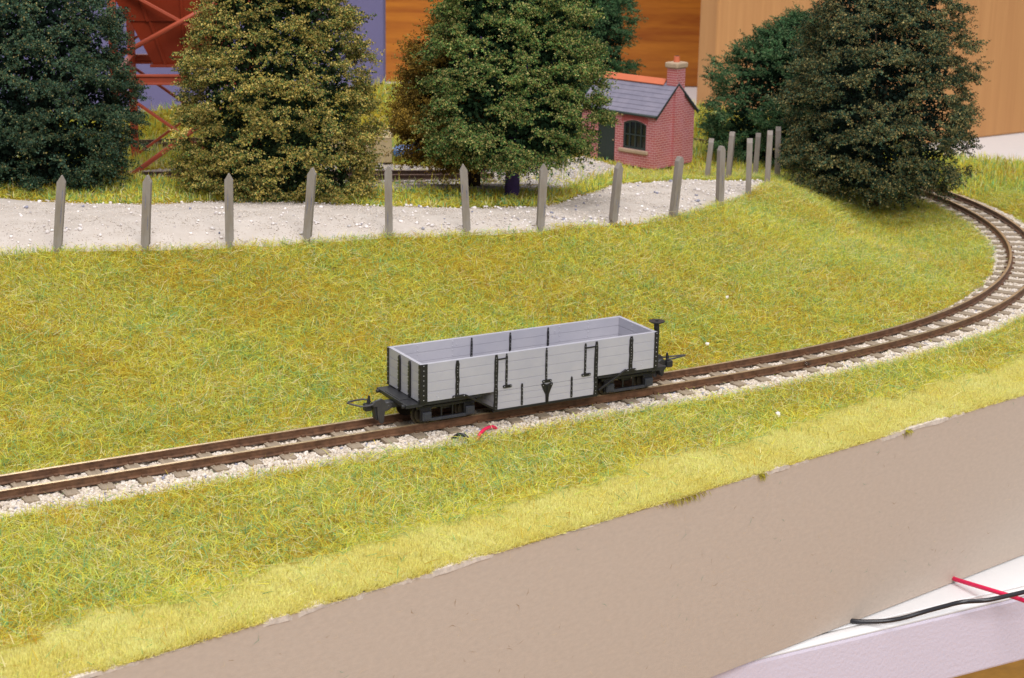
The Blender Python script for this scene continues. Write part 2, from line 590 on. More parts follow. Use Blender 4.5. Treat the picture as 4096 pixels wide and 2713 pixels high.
def in_poly(x, y, poly):
    c = np.zeros(len(x), bool)
    n = len(poly)
    for i in range(n):
        x1, y1 = poly[i]
        x2, y2 = poly[(i + 1) % n]
        if y1 == y2:
            continue
        k = ((y1 > y) != (y2 > y)) & (x < (x2 - x1) * (y - y1) / (y2 - y1) + x1)
        c ^= k
    return c


ROADNEAR = [(-300, 508), (-180, 513)] + [(a, b) for a, b, *_ in POSTS[:12]] + [(104, 722)]
road_poly = ROADNEAR + [(a, b) for a, b, _ in ROADFAR[::-1]]
GRAVEL = [(-330, 655), (-160, 664), (-83, 640), (-50, 636), (-20, 640), (4, 645), (16, 660), (31, 700), (46, 740), (50, 752), (43, 775), (30, 790), (-10, 752), (-60, 752), (-100, 740), (-150, 728), (-330, 712)]

# ground sheet
NU, NV = 330, 300
ug = np.linspace(-320, 400, NU)
vg = np.linspace(0, 1, NV)
X = np.repeat(ug, NV)
fr = y_front(ug) + 0.9 * wob(ug, ug * 0.3, 0.35, 1.0)
Y = (fr[:, None] + (y_back(ug) - fr)[:, None] * vg[None, :]).ravel()
Z = terrain(X, Y)
i_, j_ = np.meshgrid(np.arange(NU - 1), np.arange(NV - 1), indexing='ij')
a_ = (i_ * NV + j_).ravel()
F = np.stack([a_, a_ + NV, a_ + NV + 1, a_ + 1], 1)
gm = in_poly(X, Y, GRAVEL)
om, _, _ = near_path(MAIN, X, Y)
ob, _, _ = near_path(BACKLINE, X, Y)
balm = ((om > -13) & (om < 11)) | (abs(ob) < 11)
col = np.tile(np.array([0.36, 0.27, 0.03]), (len(X), 1))
nz = wob(X, Y, 0.16, 3.0)[:, None]
col = col * (1 + 0.22 * nz) + np.array([0.03, -0.02, 0.0]) * nz
col[gm] = np.array([0.50, 0.44, 0.40]) * (1 + 0.12 * wob(X, Y, 0.3, 5.0)[gm][:, None])
col[balm] = (0.40, 0.335, 0.27)
pale = (Y - y_front(X)) < 30 + 5 * wob(X, Y, 0.1)
col[pale] = (0.70, 0.63, 0.15)
kind(np_mesh('ground', np.stack([X, Y, Z], 1), F, col, M['ground']), 'structure')

# road: a sheet of pale plaster just above the ground
rn = np.array(ROADNEAR, float)
rf = np.array(ROADFAR, float)[:, :2]


def resample(P, n):
    d = np.r_[0, np.cumsum(np.linalg.norm(np.diff(P, axis=0), axis=1))]
    t = np.linspace(0, d[-1], n)
    return np.stack([np.interp(t, d, P[:, 0]), np.interp(t, d, P[:, 1])], 1)


A_, B_ = resample(rn, 160), resample(rf, 160)
tt = np.linspace(-0.04, 1.03, 26)
G = A_[:, None] * (1 - tt)[None, :, None] + B_[:, None] * tt[None, :, None]
gx, gy = G[..., 0].ravel(), G[..., 1].ravel()
gz = terrain(gx, gy) + 0.45 + 0.25 * np.clip(wob(gx, gy, 0.2, 8.0), -1, 1)
edge = np.tile(np.minimum(tt + 0.04, 1.03 - tt), 160)
gz -= 1.2 * (1 - np.clip(edge / 0.06, 0, 1))
i_, j_ = np.meshgrid(np.arange(159), np.arange(25), indexing='ij')
a_ = (i_ * 26 + j_).ravel()
kind(np_mesh('road', np.stack([gx, gy, gz], 1), np.stack([a_, a_ + 26, a_ + 27, a_ + 1], 1), None, M['road']), 'structure')


# ------------------------------------------------------------------ baseboard, table, floor, panels behind
ang_b = math.atan(0.836)
bb = thing('baseboard', 'brown painted wooden board forming the front side of the model landscape', 'board', (-15.6, 346.0, -53.0), ang_b)
mb = MB()
nb = 120
xs = [-330 + 760 * i / nb for i in range(nb + 1)]
v, f = [], []
for i, x in enumerate(xs):
    tp = 49.4 + 0.35 * math.sin(x * 0.11) + 0.25 * math.sin(x * 0.37 + 1)
    v += [(x, 0, 0), (x, 0, tp), (x, 9, tp), (x, 9, 0)]
for i in range(nb):
    for k in range(4):
        a, b = i * 4 + k, i * 4 + (k + 1) % 4
        f.append((a, a + 4, b + 4, b))
f += [(0, 1, 2, 3), (nb * 4 + 3, nb * 4 + 2, nb * 4 + 1, nb * 4)]
mb.add(v, f)
mb.build('front_panel', M['board'], bb)
def torn(xb):
    """bare width of the torn edge at this place along the board (0 = covered by grass)"""
    return np.clip(1.7 * np.sin(xb * 0.052 + 2.35) * np.sin(xb * 0.019 + 0.9) + 0.7 * np.sin(xb * 0.13) + 0.25 * np.sin(xb * 0.61) + 0.2 * np.sin(xb * 1.7) - 0.45, 0, 2.0) * 0.7


# torn pale plaster layer showing along the top edge
mb = MB()
v, f = [], []
n2 = 380
for i in range(n2 + 1):
    x = -320 + 740 * i / n2
    w = float(torn(x))
    sh = -0.6 * (1 - min(1.0, w / 0.35))
    h = 49.2 - max(0.0, 0.5 * math.sin(x * 0.043 + 2.0) + 0.3 * math.sin(x * 0.31) - 0.1 + rnd.uniform(-.15, .15))
    y0 = -0.25 - 0.2 * rnd.random()
    v += [(x, y0 - sh, h + sh), (x, y0 - 0.1 - sh, 50.0 + 0.15 * rnd.random() + sh), (x, 1.0 + w, 50.3 + 0.2 * rnd.random() + 1.6 * sh), (x, 1.0 + w, 49.0 + sh)]
for i in range(n2):
    for k in range(4):
        a, b = i * 4 + k, i * 4 + (k + 1) % 4
        f.append((a, a + 4, b + 4, b))
mb.add(v, f)
mb.build('plaster_edge', M['plaster'], bb)

fv, ff = [], []
mb = MB()
for q in range(320):
    x, z, a, L = rnd.uniform(-110, 215), rnd.uniform(4, 49), rnd.uniform(-1.2, 1.2), rnd.uniform(.6, 2.6)
    if rnd.random() < .15:
        a, L = rnd.uniform(1, 2), L * 1.5
    dx, dz, w = math.cos(a) * L, math.sin(a) * L, rnd.uniform(.06, .12)
    k = rnd.uniform(-.3, .3)
    mb.add([(x, -.04, z), (x + dx * .5 - dz * k, -.10, z + dz * .5 + dx * k), (x + dx, -.04, z + dz), (x + dx * .5 - dz * k + w * math.sin(a), -.10, z + dz * .5 + dx * k - w)], [(0, 1, 3), (1, 2, 3)], rnd.choice((0, 0, 0, 1, 2)))
fo = mb.build('stuck_fibres', [mat('straw_fibre', (.62, .50, .34), .8), mat('brown_fibre', (.28, .17, .08), .8), mat('green_fibre', (.20, .32, .22), .8)], bb)
fo['kind'] = 'stuff'

# table
ang_t = math.atan2(33.8, 62.0)
tb = thing('table', 'white topped table with lilac edging under the model landscape', 'table', (79.7, 427.6, -53.4), ang_t)
mb = MB().prism([(-420, 0.0), (700, 0.0), (700, 1500), (-420, 1500)], -20.3, 0, 'z')
mb.build('table_top', M['tabletop'], tb, 0.3)
mb = MB().prism([(-0.25, -1.1), (-0.25, -0.12), (-1.5, 0.0), (-2.8, -0.15), (-3.7, -0.5), (-4.1, -1.1)], -420, 700, 'x')
mb.build('edge_strip', M['tabletop'], tb, 0, True)
mb = MB().box(-420, 700, -4.4, -0.3, -20.6, -1.1)
mb.build('edge_band', M['lilac'], tb, 0.8)

mb = MB().box(-1600, 1600, -900, 2400, -712, -700)
kind(mb.build('floor', M['floor']), 'structure')

pp = thing('display_panel', 'plain purple backdrop board standing behind the left trees', 'panel', (-460, 1050, -53.4))
MB().box(-300, 382.6, 0, 18, 0, 250).build('board', M['purple'], pp, 1.5)
op = thing('wood_panel', 'orange wood grain board standing behind the brick hut', 'panel', (60, 1490, -53.4))
MB().box(-300, 330, 0, 16, 0.2, 340).build('board', M['orange'], op, 1.5)
MB().box(-92, -90.5, -0.6, 0.5, 120, 330).build('joint_strip', M['bark'], op)
wp = thing('wood_panel', 'pale beech grain board standing at an angle behind the right tree', 'panel', (122.3, 1108, -53.4), math.radians(34.9))
MB().box(0, 620, 0, 18, 0.2, 350).build('board', M['beech'], wp, 1.5)


# ------------------------------------------------------------------ railway track
def rail_mesh(path, off, z0=0.0):
    prof = [(-0.95, -2.0), (0.95, -2.0), (0.95, -1.78), (0.28, -1.55), (0.28, -0.62), (0.44, -0.45), (0.44, -0.07), (0.34, 0.0), (-0.34, 0.0), (-0.44, -0.07), (-0.44, -0.45), (-0.28, -0.62), (-0.28, -1.55), (-0.95, -1.78)]
    mb = MB()
    n = len(prof)
    v, f, mi = [], [], []
    for x, y, a, z in path:
        for u, h in prof:
            v.append((x - math.sin(a) * (off + u), y + math.cos(a) * (off + u), z + h))
    for i in range(len(path) - 1):
        for k in range(n):
            a, b = i * n + k, i * n + (k + 1) % n
            f.append((a, a + n, b + n, b))
            mi.append(1 if 6 <= k <= 8 else 0)
    mb.add(v, f)
    mb.m = mi
    return mb


def sleeper_mesh():
    mb = MB()
    mb.box(-1.7, 1.7, -9.4, 9.4, -3.4, -2.02)
    for o in (-4.9, 4.9):
        for sd in (-1, 1):
            y = o + sd * 1.28
            mb.box(-0.62, 0.62, y - 0.42, y + 0.42, -2.05, -1.32, 1)
            mb.box(-1.15, 1.15, y - 0.55, y + 0.55, -2.05, -1.88, 0)
    return mb


SLEEPERS = []


def lay_track(name, label, path, first, last, pitch, railm, far=False):
    t = thing(name, label, 'track')
    for off in (4.9, -4.9):
        P = path[::2] if not far else path[::3]
        rail_mesh(P, off).build('rail', [railm, M['railtop'] if not far else M['rail']], t, 0, False)
    d = np.r_[0, np.cumsum(np.linalg.norm(np.diff(path[:, :2], axis=0), axis=1))]
    proto = None
    s = first
    while s < min(last, d[-1]):
        x, y, z = (np.interp(s, d, path[:, k]) for k in (0, 1, 3))
        a = np.interp(s, d, np.unwrap(path[:, 2]))
        if proto is None:
            o = proto = sleeper_mesh().build('sleeper', [M['sleeper'], M['rail']], t, 0.12)
        else:
            o = proto.copy()
            C.objects.link(o)
            o.parent = t
        jx = rnd.uniform(-.35, .35)
        ja = rnd.uniform(-.02, .02)
        o.location = ((x + math.cos(a) * jx) * S, (y + math.sin(a) * jx) * S, z * S)
        o.rotation_euler = (0, 0, a + ja)
        SLEEPERS.append((x, y, a, z))
        s += pitch
    return t


lay_track('railway_track', 'rusty curved narrow track in pale ballast carrying the grey wagon', MAIN, 330 - 300.4, 850, 9.0, M['rail'])
lay_track('railway_track', 'far rusty track running below the purple board by the grass bank', BACKLINE, 6, 470, 9.0, M['railold'], True)
lay_track('railway_track', 'rusty straight track in grey gravel under the red hopper tower', LOWER, 60, 420, 9.0, M['railold'], True)


# ------------------------------------------------------------------ stones
def ico():
    t = (1 + 5 ** .5) / 2
    v = np.array([(-1, t, 0), (1, t, 0), (-1, -t, 0), (1, -t, 0), (0, -1, t), (0, 1, t), (0, -1, -t), (0, 1, -t), (t, 0, -1), (t, 0, 1), (-t, 0, -1), (-t, 0, 1)], float)
    f = np.array([(0, 11, 5), (0, 5, 1), (0, 1, 7), (0, 7, 10), (0, 10, 11), (1, 5, 9), (5, 11, 4), (11, 10, 2), (10, 7, 6), (7, 1, 8), (3, 9, 4), (3, 4, 2), (3, 2, 6), (3, 6, 8), (3, 8, 9), (4, 9, 5), (2, 4, 11), (6, 2, 10), (8, 6, 7), (9, 8, 1)])
    return v / np.linalg.norm(v[0]), f


IV, IF = ico()


def scatter_stones(P, r, cols):
    n = len(P)
    q = IV[None] * (1 + 0.28 * rng.standard_normal((n, 12, 1)).clip(-1.2, 1.2))
    q = q * np.stack([rng.uniform(.75, 1.3, n), rng.uniform(.75, 1.3, n), rng.uniform(.55, .95, n)], 1)[:, None]
    a = rng.uniform(0, 6.28, n)
    ca, sa = np.cos(a)[:, None], np.sin(a)[:, None]
    x = q[..., 0] * ca - q[..., 1] * sa
    y = q[..., 0] * sa + q[..., 1] * ca
    V = np.stack([x, y, q[..., 2]], -1) * r[:, None, None] + P[:, None]
    Fs = (IF[None] + (np.arange(n) * 12)[:, None, None]).reshape(-1, 3)
    return V.reshape(-1, 3), Fs, np.repeat(cols, 12, 0)


def pick(pal, w, n, jit=0.12):
    pal = np.array(pal, float)
    w = np.array(w, float)
    c = pal[rng.choice(len(pal), n, p=w / w.sum())]
    return np.clip(c * (1 + jit * rng.standard_normal((n, 1))), 0.003, 0.95)


def visible(x, y, m=1.25, add=16):
    return (abs(x) < y * 0.2847 * m + add) & (y > 200)


def sleeper_clear(x, y, ex=1.6):
    SA = np.array(SLEEPERS)
    ok = np.ones(len(x), bool)
    for i in range(0, len(x), 20000):
        dx = x[i:i + 20000, None] - SA[None, :, 0]
        dy = y[i:i + 20000, None] - SA[None, :, 1]
        u = dx * np.cos(SA[None, :, 2]) + dy * np.sin(SA[None, :, 2])
        w = -dx * np.sin(SA[None, :, 2]) + dy * np.cos(SA[None, :, 2])
        ok[i:i + 20000] = ~((abs(u) < ex) & (abs(w) < 9.2)).any(1)
    return ok


STONE_PAL = [(0.62, 0.535, 0.445), (0.55, 0.465, 0.375), (0.69, 0.62, 0.555), (0.25, 0.25, 0.31), (0.50, 0.42, 0.36)]
STONE_W = [5, 3, 3, 0.35, 0.5]


def ballast_pts(path, lo, hi, dens, d0=0, d1=1e9):
    d = np.r_[0, np.cumsum(np.linalg.norm(np.diff(path[:, :2], axis=0), axis=1))]
    L = min(d[-1], d1) - d0
    n = int(L * (hi - lo) * dens)
    s = rng.uniform(d0, d0 + L, n)
    o = rng.uniform(lo, hi, n)
    x = np.interp(s, d, path[:, 0])
    y = np.interp(s, d, path[:, 1])
    a = np.interp(s, d, np.unwrap(path[:, 2]))
    z = np.interp(s, d, path[:, 3])
    return x - np.sin(a) * o, y + np.cos(a) * o, z, o, s


x, y, z, o, s = ballast_pts(MAIN, -17.5, 13, 9.0)
lim_n = -14.0 - 1.5 * (1 - smooth(280, 360, s)) + 1.6 * wob(x, y, 0.12, 1.0) + 1.0 * wob(x, y, 0.5, 4.0)
lim_p = 8.6 + 1.3 * wob(x, y, 0.15, 6.0) + 1.0 * wob(x, y, 0.6, 2.0) + 1.6 * smooth(470, 560, s)
k = visible(x, y) & (o > lim_n) & (o < lim_p)
x, y, z, o = x[k], y[k], z[k], o[k]
k = sleeper_clear(x, y, 1.75)
k &= (abs(abs(o) - 4.9) > 0.75)
x, y, z, o = x[k], y[k], z[k], o[k]
n = len(x)
r = rng.uniform(0.28, 0.56, n) * np.where(rng.random(n) < .06, 1.35, 1)
lvl = np.where(abs(o) < 9.3, rng.uniform(-3.2, -2.55, n), rng.uniform(-3.35, -2.5, n) - 0.10 * np.clip(abs(o) - 9.3, 0, 9))
lvl = np.where(abs(o) < 4.2, rng.uniform(-3.3, -2.6, n), lvl)
V1, F1, C1 = scatter_stones(np.stack([x, y, z + lvl], 1), r, pick(STONE_PAL, STONE_W, n, 0.08))
x, y, z, o, s = ballast_pts(BACKLINE, -10, 10, 0.8)
k = visible(x, y)
x, y, z, o = x[k], y[k], z[k], o[k]
k = sleeper_clear(x, y)
x, y, z = x[k], y[k], z[k]
V2, F2, C2 = scatter_stones(np.stack([x, y, z - 2.8], 1), rng.uniform(.5, .9, len(x)), pick(STONE_PAL, [4, 3, 2, 1, 2], len(x)))
kind(np_mesh('ballast', np.vstack([V1, V2]), np.vstack([F1, F2 + len(V1)]), np.vstack([C1, C2]), M['stones']), 'stuff')

# grey gravel of the yard
n = 30000
x = rng.uniform(-240, 60, n)
y = rng.uniform(640, 795, n)
k = in_poly(x, y, GRAVEL) & visible(x, y)
x, y = x[k], y[k]
k = sleeper_clear(x, y, 1.4)
x, y = x[k], y[k]
V1, F1, C1 = scatter_stones(np.stack([x, y, terrain(x, y) + 0.1], 1), rng.uniform(.25, .55, len(x)), pick([(.60, .53, .47), (.48, .43, .42), (.66, .59, .53), (.28, .27, .30)], [4, 3, 3, 1], len(x)))
kind(np_mesh('yard_gravel', V1, F1, C1, M['stones']), 'stuff')

# loose stones on the road, in drifts along both edges and in the ruts
n = 8000
i = rng.integers(0, 159, n)
tt = rng.random(n)
ii = i + rng.random(n)
px_ = np.interp(ii, np.arange(160), A_[:, 0]) * (1 - tt) + np.interp(ii, np.arange(160), B_[:, 0]) * tt
py_ = np.interp(ii, np.arange(160), A_[:, 1]) * (1 - tt) + np.interp(ii, np.arange(160), B_[:, 1]) * tt
clump = np.clip(0.5 + 0.9 * wob(px_, py_, 0.14, 9.0) + 0.5 * wob(px_, py_, 0.4, 1.0), 0, 1)
prob = 0.05 + 0.75 * clump * (np.exp(-((tt - 0.16) / 0.10) ** 2) + 0.8 * np.exp(-((tt - 0.95) / 0.06) ** 2) + 0.28 * np.exp(-((tt - 0.5) / 0.2) ** 2))
prob *= 0.55 + 0.12 * smooth(-60, 60, px_)
k = (rng.random(n) < prob) & visible(px_, py_)
px_, py_ = px_[k], py_[k]
r = rng.uniform(.22, .6, len(px_)) * np.where(rng.random(len(px_)) < .15, 1.3, 1)
V1, F1, C1 = scatter_stones(np.stack([px_, py_, terrain(px_, py_) + 0.6 + r * .3], 1), r, pick([(.80, .74, .72), (.72, .66, .64), (.26, .26, .33), (.45, .40, .40)], [6, 4, 1, .5], len(px_)))
n = 26000
i = rng.integers(0, 158, n) + rng.random(n)
tt = rng.random(n)
px_ = np.interp(i, np.arange(160), A_[:, 0]) * (1 - tt) + np.interp(i, np.arange(160), B_[:, 0]) * tt
py_ = np.interp(i, np.arange(160), A_[:, 1]) * (1 - tt) + np.interp(i, np.arange(160), B_[:, 1]) * tt
k = visible(px_, py_)
px_, py_ = px_[k], py_[k]
V2, F2, C2 = scatter_stones(np.stack([px_, py_, terrain(px_, py_) + 0.52], 1), rng.uniform(.08, .24, len(px_)), pick([(.62, .545, .475), (.68, .61, .56), (.40, .35, .32), (.54, .47, .40)], [7, 3, .5, 2], len(px_)))
kind(np_mesh('road_stones', np.vstack([V1, V2]), np.vstack([F1, F2 + len(V1)]), np.vstack([C1, C2]), M['stones']), 'stuff')


# ------------------------------------------------------------------ grass
GP = [(0.74, 0.67, 0.095), (0.62, 0.46, 0.055), (0.50, 0.29, 0.035), (0.50, 0.60, 0.11), (0.22, 0.47, 0.20), (0.76, 0.68, 0.37), (0.10, 0.21, 0.10), (0.70, 0.72, 0.18)]


def blades(x, y, z, L, w, tilt, az, cols, bend):
    n = len(x)
    d = np.stack([np.sin(tilt) * np.cos(az), np.sin(tilt) * np.sin(az), np.cos(tilt)], 1)
    tip = d * L[:, None]
    tip[:, 2] -= bend * L
    mid = d * (L * 0.55)[:, None]
    side = np.stack([-np.sin(az), np.cos(az), 0 * az], 1) + 0.5 * rng.standard_normal((n, 3))
    side -= d * (side * d).sum(1)[:, None]
    side /= np.linalg.norm(side, axis=1)[:, None] + 1e-9
    side *= (w / 2)[:, None]
    b = np.stack([x, y, z], 1)
    V = np.stack([b - side, b + side, b + mid + side * .8, b + mid - side * .8, b + tip], 1).reshape(-1, 3)
    o = (np.arange(n) * 5)[:, None]
    F = np.concatenate([np.array([[0, 1, 2]]) + o, np.array([[0, 2, 3]]) + o, np.array([[3, 2, 4]]) + o])
    return V, F, np.repeat(cols, 5, 0)


def grass_ok(x, y):
    ok = visible(x, y) & (y > y_front(x) + 0.2) & (y < y_back(x)) & ~in_poly(x, y, road_poly)
    g = in_poly(x, y, GRAVEL)
    g &= ~(rng.random(len(x)) < 0.04)
    ok &= ~g
    om, _, im = near_path(MAIN, x, y)
    s = MS[im]
    inner = 8.8 + 1.2 * wob(x, y, 0.15, 6.0) + 0.9 * wob(x, y, 0.6, 2.0) + 1.6 * smooth(130, 220, s)
    outer = -(13.2 + 1.5 * (1 - smooth(-50, 30, s)) + 1.6 * wob(x, y, 0.12, 1.0) - 1.0 * wob(x, y, 0.5, 4.0))
    ok &= (om > inner) | (om < outer) | ((rng.random(len(x)) < .010) & (abs(om) > 6.2))
    ob, _, _ = near_path(BACKLINE, x, y)
    ok &= abs(ob) > 9
    ol, _, _ = near_path(LOWER, x, y)
    ok &= abs(ol) > 10
    ok &= ~((abs((x - 68) * .66 + (y - 778) * .75) < 15) & (abs(-(x - 52) * .75 + (y - 790) * .66) < 21))
    return ok, om, s


def grass_cols(x, y, n):
    # patchy drifts of ochre, green and straw, as the static grass was laid, except the band on the upper bank
    a = 1.4 * wob(x, y, 0.05, 4.0) + 0.7 * wob(x, y, 0.17, 1.0)
    crest_shade = np.exp(-((y - np.interp(x, [-200, -60, 20, 60, 100], [487, 506, 530, 552, 600])) / 17.0) ** 2) * (x < 75)  # extra ochre here stands in for shade on the steep upper bank
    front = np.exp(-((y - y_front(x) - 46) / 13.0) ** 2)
    a = a + .7 * crest_shade + .5 * front - .28
    b = 1.2 * wob(x, y, 0.07, 7.0) + 0.7 * wob(x, y, 0.21, 3.0)
    c = wob(x, y, 0.06, 11.0)
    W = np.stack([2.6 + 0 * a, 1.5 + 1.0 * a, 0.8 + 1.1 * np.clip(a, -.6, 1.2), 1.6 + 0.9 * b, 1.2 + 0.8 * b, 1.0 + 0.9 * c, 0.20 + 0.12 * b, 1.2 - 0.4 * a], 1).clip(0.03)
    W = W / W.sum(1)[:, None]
    u = rng.random(n)[:, None]
    idx = (np.cumsum(W, 1) < u).sum(1).clip(0, 7)
    cols = np.array(GP)[idx] * (1 + 0.16 * rng.standard_normal((n, 1)))
    return np.clip(cols, 0.01, 0.9), idx


Vs, Fs, Cs = [], [], []
nv = 0


def put(V, F, c):
    global nv
    Vs.append(V)
    Fs.append(F + nv)
    Cs.append(c)
    nv += len(V)


# front half of the layout
N = 1420000
x = rng.uniform(-232, 290, N)
y = rng.uniform(225, 760, N)
k = visible(x, y) & ((y < 585) | (x > 45))
x, y = x[k], y[k]
ok, om, s = grass_ok(x, y)
x, y, om = x[ok], y[ok], om[ok]
de = y - y_front(x)
keep = (de > 24 + 6 * wob(x, y, 0.08, 2.0) + 4 * wob(x, y, 0.3, 5.0)) | (rng.random(len(x)) < 0.05)
x, y, om = x[keep], y[keep], om[keep]
n = len(x)
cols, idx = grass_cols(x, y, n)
z = terrain(x, y)
up = rng.random(n) < 0.22
L = rng.uniform(1.7, 4.2, n) * np.where(rng.random(n) < .05, 1.4, 1)
L *= np.where((om < 0) & (om > -26), 0.85, 1.0) * np.where((abs(om) < 15), 0.6, 1)
tilt = np.where(up, rng.uniform(0.1, 0.8, n), rng.uniform(0.95, 1.5, n))
w = rng.uniform(0.09, 0.19, n)
put(*blades(x, y, z + rng.uniform(0.1, 1.6, n) * np.where(up, .3, 1), L, w, tilt, rng.uniform(0, 6.28, n), cols, np.where(up, .12, .05)))
k = rng.random(n) < 0.03
m_ = int(k.sum())
put(*blades(x[k], y[k], z[k] + rng.uniform(1.2, 2.6, m_), rng.uniform(3.5, 6.5, m_), rng.uniform(.08, .13, m_), rng.uniform(1.15, 1.65, m_), rng.uniform(0, 6.28, m_), pick([(.80, .72, .40), (.78, .72, .14), (.16, .36, .16), (.70, .66, .30)], [4, 3, 1.2, 2], m_), np.full(m_, .12)))
# strips behind the road, far banks
N = 340000
x = rng.uniform(-290, 310, N)
y = rng.uniform(585, 945, N)
k = visible(x, y)
x, y = x[k], y[k]
ok, om, s = grass_ok(x, y)
ok &= (x < 45) | (y > 760)
x, y, om = x[ok], y[ok], om[ok]
n = len(x)
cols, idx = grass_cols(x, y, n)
z = terrain(x, y)
up = rng.random(n) < np.where(y > 700, .5, .25)
L = rng.uniform(3.0, 6.2, n) * np.where(abs(om) < 16, 0.6, 1) * np.where(y < 670, .58, 1) * np.where(np.hypot(x - 60, y - 780) < 36, .42, 1)
tilt = np.where(up, rng.uniform(0.05, 0.7, n), rng.uniform(0.9, 1.45, n))
w = rng.uniform(0.22, 0.42, n)
put(*blades(x, y, z + rng.uniform(0, .8, n), L, w, tilt, rng.uniform(0, 6.28, n), cols, np.full(n, .1)))
kind(np_mesh('grass', np.vstack(Vs), np.vstack(Fs), np.vstack(Cs), M['grass']), 'stuff')

# short pale flock along the front edge
N = 500000
x = rng.uniform(-130, 225, N)
de = rng.uniform(-0.6, 34, N)
y = y_front(x) + de
k = visible(x, y) & (de < 27 + 6 * wob(x, y, 0.08, 2.0) + 4 * wob(x, y, 0.3, 5.0))
bald = torn((x + 15.6) / math.cos(ang_b)) * 1.15 - 0.45
k &= (de > bald)
x, y, de = x[k], y[k], de[k]
n = len(x)
mixg = np.clip(0.25 + 0.35 * wob(x, y, 0.11, 6.0) + 0.2 * wob(x, y, 0.4, 2.0), 0, 1)[:, None]
base = np.array([0.90, 0.84, 0.36]) * (1 - mixg) + np.array([0.80, 0.70, 0.19]) * mixg
cols = np.clip(base * (1 + 0.13 * rng.standard_normal((n, 1))), 0.02, 0.9)
z = np.where(de > 0, terrain(x, y), -3.3)
lean = np.where(de < 2.5, -1.57 + rng.uniform(-.9, .9, n) + ang_b, rng.uniform(0, 6.28, n))
tilt = np.where(de < 0.6, rng.uniform(.2, 1.3, n), rng.uniform(0, 1.0, n))
V, F, c = blades(x, y, z, rng.uniform(0.8, 1.7, n), rng.uniform(0.12, 0.21, n), tilt, lean, cols, np.full(n, .08))
# a few green tufts hanging over the board
tuf = [(40, .2, 6, 110), (61.0, 0.1, 1.1, 40), (103, .2, 1.3, 40)]
tx, ty = [], []
for cx_, d_, sp, m_ in tuf:
    tx.append(cx_ + rng.standard_normal(m_) * sp * .5)
    ty.append(np.full(m_, d_))
tx = np.concatenate(tx)
ty = y_front(tx) - 0.25
m_ = len(tx)
V3, F3, c3 = blades(tx, ty, np.full(m_, -3.2) + rng.uniform(-.6, .3, m_), rng.uniform(1.0, 2.3, m_), rng.uniform(.12, .19, m_), rng.uniform(1.7, 2.9, m_), -1.57 + rng.uniform(-.6, .6, m_) + ang_b, pick([(.34, .33, .03), (.48, .42, .05), (.30, .22, .02)], [3, 3, 1], m_), np.full(m_, .0))
kind(np_mesh('short_grass', np.vstack([V, V3]), np.vstack([F, F3 + len(V)]), np.vstack([c, c3]), M['grass']), 'stuff')


# ------------------------------------------------------------------ freight wagon
wag = thing('freight_wagon', 'grey planked open bogie wagon with black ironwork standing on the curved track', 'wagon', (3.53, 454.6, 0.0), math.radians(29.82))
HL, HW, ZT, ZB = 35.47, 9.27, 16.9, 6.85
TH = 0.95
PL = [6.85, 9.40, 11.92, 14.40, 16.9]
WX0, WX1 = -14.3, 16.5
wagw = lambda mb, name, m, bev=0.06, par=wag: mb.build(name, m, par, bev)


def planks(mb, x0, x1, ylo, yhi, levels, axis='x'):
    g = 0.055
    for a, b in zip(levels[:-1], levels[1:]):
        if axis == 'x':
            mb.box(x0, x1, ylo, yhi, a + g, b - g)
        else:
            mb.box(ylo, yhi, x0, x1, a + g, b - g)
    if axis == 'x':
        mb.box(x0 + .1, x1 - .1, ylo + .12, yhi - .12, levels[0] + .1, levels[-1] - .1)
    else:
        mb.box(ylo + .12, yhi - .12, x0 + .1, x1 - .1, levels[0] + .1, levels[-1] - .1)


def bolts(mb, pts, nrm, r=0.24, h=0.2):
    for p in pts:
        mb.dome(p, nrm, r, h)


for sd in (-1, 1):
    mb = MB()
    y0, y1 = (sd * HW, sd * (HW - TH)) if sd < 0 else (sd * (HW - TH), sd * HW)
    planks(mb, -HL, HL, y0, y1, PL)
    planks(mb, WX0, WX1, y0, y1, [1.95, 3.7, 5.55, 6.88])
    yi = sd * (HW - TH)
    for u in (-27.5, -17.2, 15.5, 24.6):
        bolts(mb, [(u, yi, zz) for zz in (16.2, 15.0, 13.8, 12.5)], (0, -sd, 0))
    bolts(mb, [(-16.0, yi, 15.2), (14.0, yi, 15.2)], (0, -sd, 0))
    yo = sd * HW
    for u in (-30.4, 31.2):
        bolts(mb, [(u, yo, 8.9), (u - .6, yo, 8.2), (u, yo, 7.5)], (0, sd, 0), 0.19, 0.14)
    wagw(mb, 'side_wall', M['grey'])
for sd in (-1, 1):
    mb = MB()
    x0, x1 = (-HL, -HL + TH) if sd < 0 else (HL - TH, HL)
    planks(mb, -HW + TH, HW - TH, x0, x1, PL, 'y')
    mb2 = mb
    xi = sd * (HL - TH)
    for w_ in (-3.4, 1.6):
        bolts(mb, [(xi, w_, zz) for zz in (16.0, 14.8, 13.9, 12.6)], (-sd, 0, 0), .19, .15)
    bolts(mb, [(sd * HL, -5.6, 8.9), (sd * HL, -5.2, 8.2), (sd * HL, -5.6, 7.6)], (sd, 0, 0), 0.19, 0.14)
    wagw(mb, 'end_wall', M['grey'])
    mb = MB()
    xw = WX0 if sd < 0 else WX1
    a, b = (xw, xw + .9) if sd < 0 else (xw - .9, xw)
    planks(mb, -HW + TH, HW - TH, a, b, [1.95, 3.7, 5.55, 6.85], 'y')
    wagw(mb, 'well_end', M['grey'])
wagw(MB().box(-HL + .9, WX0 + .02, -HW + .9, HW - .9, 6.9, 7.7).box(WX1 - .02, HL - .9, -HW + .9, HW - .9, 6.9, 7.7).box(WX0 + .1, WX1 - .1, -HW + .9, HW - .9, 2.0, 2.8), 'wagon_floor', M['grey'])


